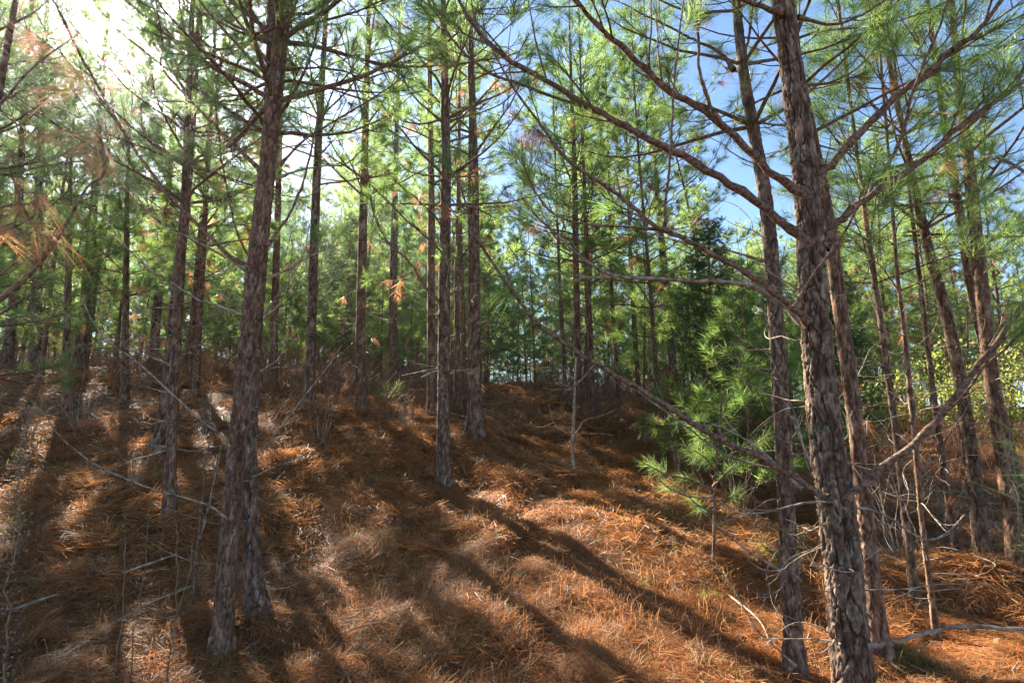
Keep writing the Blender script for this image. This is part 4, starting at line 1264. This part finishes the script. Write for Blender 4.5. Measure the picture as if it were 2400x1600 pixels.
def pine_sapling(foot_px, Y, stem, limbs, label, seed, per=52):
    rng = np.random.default_rng(seed)
    T, r, foot = trunk_from(stem, Y, .2)
    root = tag(empty('pine_sapling', foot), label, 'pine sapling', 'young pines')
    mb = MB(); mb.tube(T - foot, np.maximum(r, .003), 8); mb.build('trunk', M['branch'], root)
    def tufts(pt, d, par):
        m2 = MB()
        add_needles(m2, np.array((pt, pt - d * .07, pt - d * .15)), np.array((d, d, d)), np.zeros(3, bool), rng, per, .16, .0016, (8, 75), .16, tint=np.array((.075, .13, .04)))
        m2.build('needles', M['needle'], par)['kind'] = 'stuff'
    tufts(T[-1] - foot, norm(T[-1] - T[-2]), root)
    for pts, y1 in limbs:
        b = sb(pts, Y, Y + y1, 6, 3)
        m2 = MB(); m2.tube(b.pts - foot, b.radii, 6)
        bo = m2.build('branch', M['branch'], root)
        tufts(b.pts[-1] - foot, norm(b.pts[-1] - b.pts[-3]), bo)
pine_sapling(None, 5.2, [(1640, 1230, 8), (1642, 1120, 8), (1650, 1000, 7), (1660, 905, 5)], [
    ([(1672, 1150), (1620, 1125), (1560, 1110), (1530, 1095), (1505, 1085)], -.3), ([(1672, 1165), (1630, 1165), (1580, 1150), (1545, 1125)], -.5), ([(1674, 1100), (1650, 1070), (1625, 1055)], -.3),
    ([(1676, 1080), (1720, 1060), (1770, 1040), (1800, 1020)], .3), ([(1680, 1050), (1660, 1010), (1640, 985)], .3), ([(1680, 1030), (1710, 1000), (1720, 975)], -.2), ([(1672, 1140), (1700, 1110), (1725, 1085)], -.3), ([(1671, 1200), (1640, 1185), (1615, 1165)], -.2), ([(1671, 1190), (1705, 1170), (1730, 1150)], .2), ([(1674, 1120), (1655, 1100), (1600, 1040)], .2), ([(1676, 1000), (1700, 960), (1705, 930)], .1), ([(1672, 1170), (1650, 1140), (1590, 1110)], .3)],
    'young green pine sapling in front of the dark cedar', 241)
pine_sapling(None, 4.9, [(1795, 1340, 6), (1792, 1290, 5), (1785, 1240, 4)], [([(1828, 1310), (1805, 1290), (1785, 1275)], -.1), ([(1826, 1300), (1850, 1270), (1860, 1250)], .1)],
    'tiny pine seedling at the foot of the slim leaning pine', 242)
pine_sapling(None, 8.8, [(893, 990, 4), (890, 930, 4), (884, 872, 3)], [([(912, 950), (890, 925), (875, 905)], .1), ([(910, 940), (925, 915), (935, 900)], -.1)],
    'little pine seedling between the rusty pine and the lichen spotted pine', 243)

def side_saplings():
    """two young pines just outside the picture whose nearest sprays reach into it"""
    rng = np.random.default_rng(251)
    # right: living
    x, y = 1.32, 1.25
    foot = np.array((x, y, gz(x, y)))
    root = tag(empty('pine_sapling', foot), 'out of focus young pine whose green spray hangs over the right edge', 'pine sapling', 'young pines')
    mb = MB(); mb.tube(np.array(((0, 0, -.05), (.02, .02, .7), (.0, .05, 1.5), (.03, .03, 2.3))), np.array((.02, .017, .012, .004)), 8); mb.build('trunk', M['branch'], root)
    for z0, tip in ((1.05, at(2385, 1010, 1.15)), (.95, at(2392, 1150, 1.2)), (1.2, at(2400, 1085, 1.0)), (.8, at(2380, 1240, 1.3)), (2.0, np.array((1.5, 1.7, 2.4)) + foot * 0), (2.2, np.array((1.6, .9, 2.6)))):
        p0 = foot + np.array((.01, .03, z0)); t = smooth_path(np.array((p0, (p0 + tip) / 2 + np.array((0, 0, .03)), tip)), 4)
        m2 = MB(); m2.tube(t - foot, np.linspace(.006, .0025, len(t)), 6); bo = m2.build('branch', M['branch'], root)
        m2 = MB(); d = norm(t[-1] - t[-3])
        add_needles(m2, np.array((t[-1] - foot, t[-3] - foot)), np.array((d, d)), np.zeros(2, bool), rng, 24, .15, .002, (15, 60), .10, tint=np.array((.08, .16, .045)))
        m2.build('needles', M['needle'], bo)['kind'] = 'stuff'
    # left: dying, with rusty needles
    x, y = -1.45, 1.45
    foot = np.array((x, y, gz(x, y)))
    root = tag(empty('dying_pine_sapling', foot), 'out of focus dying young pine with rusty drooping needles at the left edge', 'pine sapling', 'young pines')
    mb = MB(); mb.tube(np.array(((0, 0, -.05), (.0, .02, .9), (-.02, .03, 1.8), (.03, .0, 3.0))), np.array((.022, .02, .014, .004)), 8); mb.build('trunk', M['branch'], root)
    limbs = [([(-90, 760), (0, 690), (60, 640), (110, 580), (160, 500), (200, 430), (238, 400), (236, 330), (210, 260)], 1.15, 9),
             ([(110, 585), (75, 520), (40, 440), (20, 380)], 1.1, 6),
             ([(-80, 300), (0, 240), (60, 170), (120, 120), (180, 80)], 1.4, 7), ([(-80, 420), (20, 400), (110, 380), (190, 370)], 1.2, 5), ([(-60, 560), (10, 520), (70, 500)], 1.0, 5), ([(-60, 120), (20, 60), (90, 20), (140, -40)], 1.5, 6)]
    for pts, Y1, w in limbs:
        p = np.array([at(a, b, 1.3 + (Y1 - 1.3) * k / (len(pts) - 1)) for k, (a, b) in enumerate(pts)])
        stem = foot + np.array((0, .02, max(p[0][2] - foot[2] - .15, .4)))
        t = smooth_path(np.vstack((stem, p)), 4)
        b = Branch(t, np.linspace(rad(w, p[0]) * 1.2, rad(2.5, p[-1]), len(t)), True)
        tp, ta = [], []
        for _ in range(6 if w > 6 else 4):
            i = int(rng.integers(len(t) // 3, len(t) - 1))
            d = norm(norm(t[i + 1] - t[i]) + rng.normal(size=3) * .5)
            e = t[i] + d * rng.uniform(.04, .12)
            b.twigs.append((np.array((t[i], (t[i] + e) / 2, e)), np.array((.0016, .0014, .001))))
            tp.append(e - foot); ta.append(d)
        b.pts = b.pts - foot; b.twigs = [(q - foot, r) for q, r in b.twigs]
        m2 = MB(); branch_mesh(m2, b, 7, 4); bo = m2.build('branch', M['branch'], root)
        m2 = MB(); add_needles(m2, np.array(tp), np.array(ta), np.ones(len(tp), bool), rng, 15, .12, .0011, (10, 55), .03)
        m2.build('needles', M['needle'], bo)['kind'] = 'stuff'
side_saplings()

def bare_shrub(px, py, H, n, label, seed, spread=.35, mat='dead'):
    rng = np.random.default_rng(seed)
    f = hit(px, py)
    root = tag(empty('bare_shrub', f), label, 'bare shrub', 'leafless shrubs')
    for k in range(int(n * 1.7)):
        b = kinky(np.array((rng.normal(0, .03), rng.normal(0, .03), -.03)), rng.uniform(0, 6.28), math.pi / 2 - abs(rng.normal(0, spread)), H * rng.uniform(.6, 1.1), .0055, rng, 8, .16)
        mb = MB(); branch_mesh(mb, b, 5, 3)
        mb.build('stem', M[mat], root)
for q in ((180, 1000, 1.5, 6, 'pale leafless shrub on the left slope in front of the thick dark pine', 1), (300, 1130, .9, 5, 'low leafless shrub left of the two overlapping trunks', 2), (470, 1010, 1.1, 5, 'leafless shrub between the overlapping trunks and the crossing pair', 3),
          (740, 1020, .9, 5, 'bare twiggy shrub right of the crossing pair', 4), (930, 985, .8, 5, 'bare twiggy shrub left of the lichen spotted pine', 5), (1480, 1030, 1.1, 6, 'grey leafless shrub at the right side of the hollow', 6),
          (1560, 1120, 1.2, 6, 'tangled leafless shrub in front of the dark cedar', 7), (1700, 1190, 1.3, 6, 'leafless shrub left of the slim leaning pine', 8), (2060, 1290, 1.2, 6, 'tangled bare shrub right behind the thick foreground pine', 9),
          (2170, 1230, 1.2, 6, 'bare shrub among the slender stems at right', 10), (2300, 1260, 1.0, 5, 'bare shrub at the foot of the rightmost trunk', 11), (60, 1010, .9, 5, 'dark leafless shrub near the left edge', 12)):
    bare_shrub(*q, spread=.4)

# ------------------------------------------------------------------ small things on the ground
def weed_stalk(line, Y, label, seed, w=5, fluff=0, mat='weed'):
    rng = np.random.default_rng(seed)
    p = np.array([at(a, b, Y) for a, b in line])
    f = p[0].copy(); g = gz(f[0], f[1])
    if f[2] > g: p = np.vstack((np.array((f[0] - .01, f[1], g - .02)), p))
    else:
        p = p[p[:, 2] > g]; p = np.vstack((np.array((f[0], f[1], g - .02)), p))
    foot = np.array((p[0][0], p[0][1], g))
    root = tag(empty('weed_stalk', foot), label, 'weed stalk', 'dry weed stalks')
    t = smooth_path(p, 4) - foot
    t[1:] += rng.normal(0, .008, (len(t) - 1, 3))
    mb = MB(); mb.tube(t, np.linspace(rad(w * .8, p[-1]), rad(w * .35, p[-1]), len(t)), 6); 
    for _ in range(7):
        i = int(rng.integers(len(t) // 4, len(t) - 1)); a = rng.uniform(0, 6.28); l = rng.uniform(.04, .16)
        e1 = t[i] + np.array((math.cos(a) * .5, math.sin(a) * .5, .7)) * l * .5; e2 = e1 + np.array((math.cos(a) * .8, math.sin(a) * .8, .35)) * l * .5
        mb.tube(np.array((t[i], e1, e2)), np.array((.0014, .0011, .0007)), 4)
    mb.build('stem', M[mat], root)
    if fluff:
        mb = MB(); P = []
        for _ in range(fluff):
            i = int(rng.integers(len(t) // 5, len(t))); P.append(t[i] + rng.normal(size=3) * np.array((.022, .022, .03)))
        leaf_quads(mb, rng, np.array(P), .018, np.array((.20, .13, .08)), np.array((.34, .27, .20)), .4)
        mb.build('seed_heads', M['straw'], root)['kind'] = 'stuff'
weed_stalk([(8, 1560), (22, 1400), (38, 1200), (52, 1050), (72, 930)], 2.7, 'tall dark weed stalk with fluffy seed heads at the left edge', 1, 6, 420)
weed_stalk([(283, 1400), (287, 1250), (285, 1180)], 3.6, 'thin upright weed stem left of the pale fallen poles', 2, 4)
weed_stalk([(318, 1400), (330, 1300), (350, 1130)], 3.6, 'thin weed stem leaning right above the pale fallen poles', 3, 4)
weed_stalk([(395, 1470), (408, 1330), (405, 1230), (402, 1190)], 3.5, 'curving weed stem just left of the crossing pair', 4, 4)
weed_stalk([(392, 1500), (430, 1330), (455, 1200)], 3.4, 'weed stem slanting right toward the crossing pair', 5, 4)
weed_stalk([(458, 1190), (470, 1100), (485, 980)], 4.6, 'dark bare shoot beside the left trunk of the crossing pair', 6, 8, 0, 'branch')

def fallen(line, w, label, seed, mat='pale'):
    """a stick lying on the straw: follows the ground under it"""
    pts = np.array([hit(a, b) for a, b in line])
    t = smooth_path(pts, 5)
    for i in range(len(t)): t[i, 2] = max(t[i, 2], gz(t[i, 0], t[i, 1]) + .02) + .015
    # stiff: use a straightened height
    z = np.polyval(np.polyfit(np.arange(len(t)), t[:, 2], 1), np.arange(len(t)))
    t[:, 2] = z + max(0.0, float((ground(t[:, 0], t[:, 1]) - z).max())) * .6 + .012
    foot = np.array((t[0, 0], t[0, 1], t[0, 2]))
    mb = MB(); mb.tube(t - foot, np.linspace(rad(w, t[0]), rad(w * .55, t[-1]), len(t)), 7)
    o = mb.build('fallen_stick', M[mat]); o.location = foot
    tag(o, label, 'stick', 'fallen sticks')
fallen([(85, 1562), (200, 1492), (330, 1418), (485, 1338)], 9, 'lower of two long pale fallen poles at bottom left', 1)
fallen([(5, 1440), (120, 1396), (260, 1345), (402, 1300)], 8, 'upper of two long pale fallen poles at bottom left', 2)
fallen([(1190, 1195), (1200, 1215), (1206, 1235)], 6, 'short pale stick on the straw below the lichen spotted pine', 3)
fallen([(1690, 1340), (1660, 1365), (1740, 1440), (1770, 1490)][1:], 6, 'long grey stick lying left of the slim leaning pine foot', 4, 'dead')
fallen([(170, 1052), (195, 1048), (220, 1050)], 5, 'short bleached stick on the shaded left slope', 5)
fallen([(2100, 1405), (2150, 1392), (2190, 1398)], 6, 'crooked grey stick on the straw right of the thick foreground pine', 6, 'dead')

def stone(px, py, w, label, seed):
    rng = np.random.default_rng(seed)
    p = hit(px, py); r = rad(w, p)
    import bmesh
    bm = bmesh.new(); bmesh.ops.create_icosphere(bm, subdivisions=3, radius=1)
    for v in bm.verts:
        c = np.array(v.co); k = 1 + .35 * float(vnoise(np.array([c[0] * 1.6 + c[2]]), np.array([c[1] * 1.6 - c[2]]), seed)[0])
        q = c * k
        q = np.clip(q, -.85, .8)
        v.co = Vector((q[0] * r, q[1] * r * .8, q[2] * r * .6))
    me = bpy.data.meshes.new('stone'); bm.to_mesh(me); bm.free(); me.materials.append(M['stone'])
    o = bpy.data.objects.new('stone', me); COL.objects.link(o); o.location = p + np.array((0, 0, r * .10)); o.rotation_euler = (.2, .3, seed)
    tag(o, label, 'stone')
stone(1384, 1278, 26, 'pale grey stone lying in the sunlit straw', 3)
stone(1345, 1262, 14, 'small white pebble just left of the pale grey stone', 5)

def pine_cone(px, py, label, turn=0):
    p = hit(px, py)
    root = tag(empty('pine_cone', p + np.array((0, 0, .05))), label, 'pine cone', 'fallen pine cones')
    root.rotation_euler = (0, .1, turn)
    mb = MB(); mb.tube(np.array(((-.045, 0, 0), (-.02, 0, 0), (.02, 0, 0), (.045, 0, 0))), np.array((.004, .015, .013, .004)), 8)
    mb.build('core', M['cone'], root)
    me = None
    for k in range(54):
        a = k * 2.39996; t = k / 53; x = -.042 + t * .084; L = .026 * math.sin(math.pi * (t * .8 + .14))
        d = np.array((.35, math.cos(a), math.sin(a))); d /= np.linalg.norm(d)
        if me is None:
            m2 = MB(); v = np.array(((0, -.15, 0), (0, .15, 0), (.8, .32, .05), (1, 0, .16), (.8, -.32, .05), (.75, 0, -.12)))
            m2.add(v, np.array(((0, 1, 2), (0, 2, 3), (0, 3, 4), (0, 5, 1), (1, 5, 2), (2, 5, 3), (3, 5, 4), (4, 5, 0))))
            o = m2.build('scale', M['cone'], root, smooth=False); me = o.data
        else:
            o = bpy.data.objects.new('scale', me); COL.objects.link(o); o.parent = root
        o.location = (x, 0, 0); o.rotation_euler = Vector(d).to_track_quat('X', 'Z').to_euler(); o.scale = (L, L * .9, L)
pine_cone(1592, 1436, 'brown open pine cone on the straw left of the slim leaning pine', 0)
pine_cone(760, 1370, 'pine cone on the lit straw right of the crossing pair', 1.1)
pine_cone(1260, 1470, 'pine cone at bottom centre right of the green seedling', 2.2)
pine_cone(1130, 1230, 'pine cone below the lichen spotted pine', .7)

def broad_seedling(px, py, label, seed):
    rng = np.random.default_rng(seed)
    p = hit(px, py)
    root = tag(empty('seedling', p), label, 'seedling')
    mb = MB(); mb.tube(np.array(((0, 0, -.02), (.005, 0, .05), (0, .005, .10))), np.array((.0025, .002, .0015)), 5); mb.build('stem', M['weed'], root)
    for k in range(4):
        a = k * 1.57 + rng.uniform(-.4, .4); L = .06; m2 = MB()
        d = np.array((math.cos(a), math.sin(a), .25)); s = np.array((-math.sin(a), math.cos(a), 0)); o0 = np.array((0, 0, .07 + .01 * k))
        v = [o0, o0 + d * L * .4 + s * .018, o0 + d * L * .4 - s * .018, o0 + d * L * .75 + s * .014 - np.array((0, 0, .004)), o0 + d * L * .75 - s * .014 - np.array((0, 0, .004)), o0 + d * L - np.array((0, 0, .012)), o0 + d * L * .4 - np.array((0, 0, .005)), o0 + d * L * .75 - np.array((0, 0, .01))]
        m2.add(np.array(v), np.array(((0, 1, 6), (0, 6, 2), (1, 3, 7), (1, 7, 6), (6, 7, 4), (6, 4, 2), (3, 5, 7), (7, 5, 4))), np.array((.10, .22, .05)) * rng.uniform(.8, 1.2))
        m2.build('leaf', M['leaf'], root)
broad_seedling(1110, 1515, 'small green seedling with oval leaves at bottom centre', 1)
broad_seedling(1492, 1205, 'bright green leaf seedling on the lit edge of the hollow', 2)
broad_seedling(845, 1060, 'tiny leafy seedling on the bank left of the lichen spotted pine', 3)

# ------------------------------------------------------------------ thin haze volume, added to imitate the lens glare round the sun
def make_haze():
    mb = MB()
    c = np.array([(x, y, z) for z in (-8, 22) for y in (-262, 272) for x in (-268, 268)], float)
    mb.add(c, np.array(((0, 2, 3, 1), (4, 5, 7, 6), (0, 1, 5, 4), (1, 3, 7, 5), (3, 2, 6, 7), (2, 0, 4, 6))))
    m, t, N, L = new_mat('haze')
    out = N.new('ShaderNodeOutputMaterial'); v = N.new('ShaderNodeVolumePrincipled')
    v.inputs['Density'].default_value = 0.0010; v.inputs['Anisotropy'].default_value = 0.90; v.inputs['Color'].default_value = (.85, .92, 1, 1)
    L.new(v.outputs[0], out.inputs['Volume'])
    tag(mb.build('haze', m, smooth=False), 'thin added haze standing in for lens glare around the sun', kind='stuff')
make_haze()

def leaf_litter():
    """fallen hardwood leaves and flakes of bark among the needles"""
    rng = np.random.default_rng(95)
    mb = MB()
    x, y = scatter(rng, 900, 2.4, 11, power=.8)
    p = np.stack((x, y, ground(x, y) + .035 + rng.uniform(0, .03, len(x))), 1)
    leaf_quads(mb, rng, p[:500], .055, np.array((.30, .19, .10)), np.array((.16, .09, .05)), .6)
    leaf_quads(mb, rng, p[500:], .040, np.array((.16, .09, .06)), np.array((.34, .27, .21)), .8)
    tag(mb.build('leaf_litter', M['straw']), 'fallen brown leaves and bark flakes strewn over the straw', 'leaf litter', kind='stuff')
leaf_litter()

def twig_litter():
    rng = np.random.default_rng(91)
    mb = MB()
    x, y = scatter(rng, 420, 2.6, 12, power=.8)
    for i in range(len(x)):
        a = rng.uniform(0, 6.28); L = rng.uniform(.06, .32); d = np.array((math.cos(a), math.sin(a), 0))
        p = np.array([(x[i], y[i], 0) + d * L * t + np.array((rng.normal(0, .012), rng.normal(0, .012), 0)) for t in (-.5, -.15, .2, .5)])
        p[:, 2] = ground(p[:, 0], p[:, 1]) + .03 + rng.uniform(0, .03) + np.array((0, .01, .012, 0))
        r = rng.uniform(.0018, .005)
        mb.tube(p, np.array((r, r * .95, r * .8, r * .5)), 5)
    tag(mb.build('twig_litter', M['dead']), 'small grey twigs strewn over the brown pine straw', 'twigs', kind='stuff')
twig_litter()
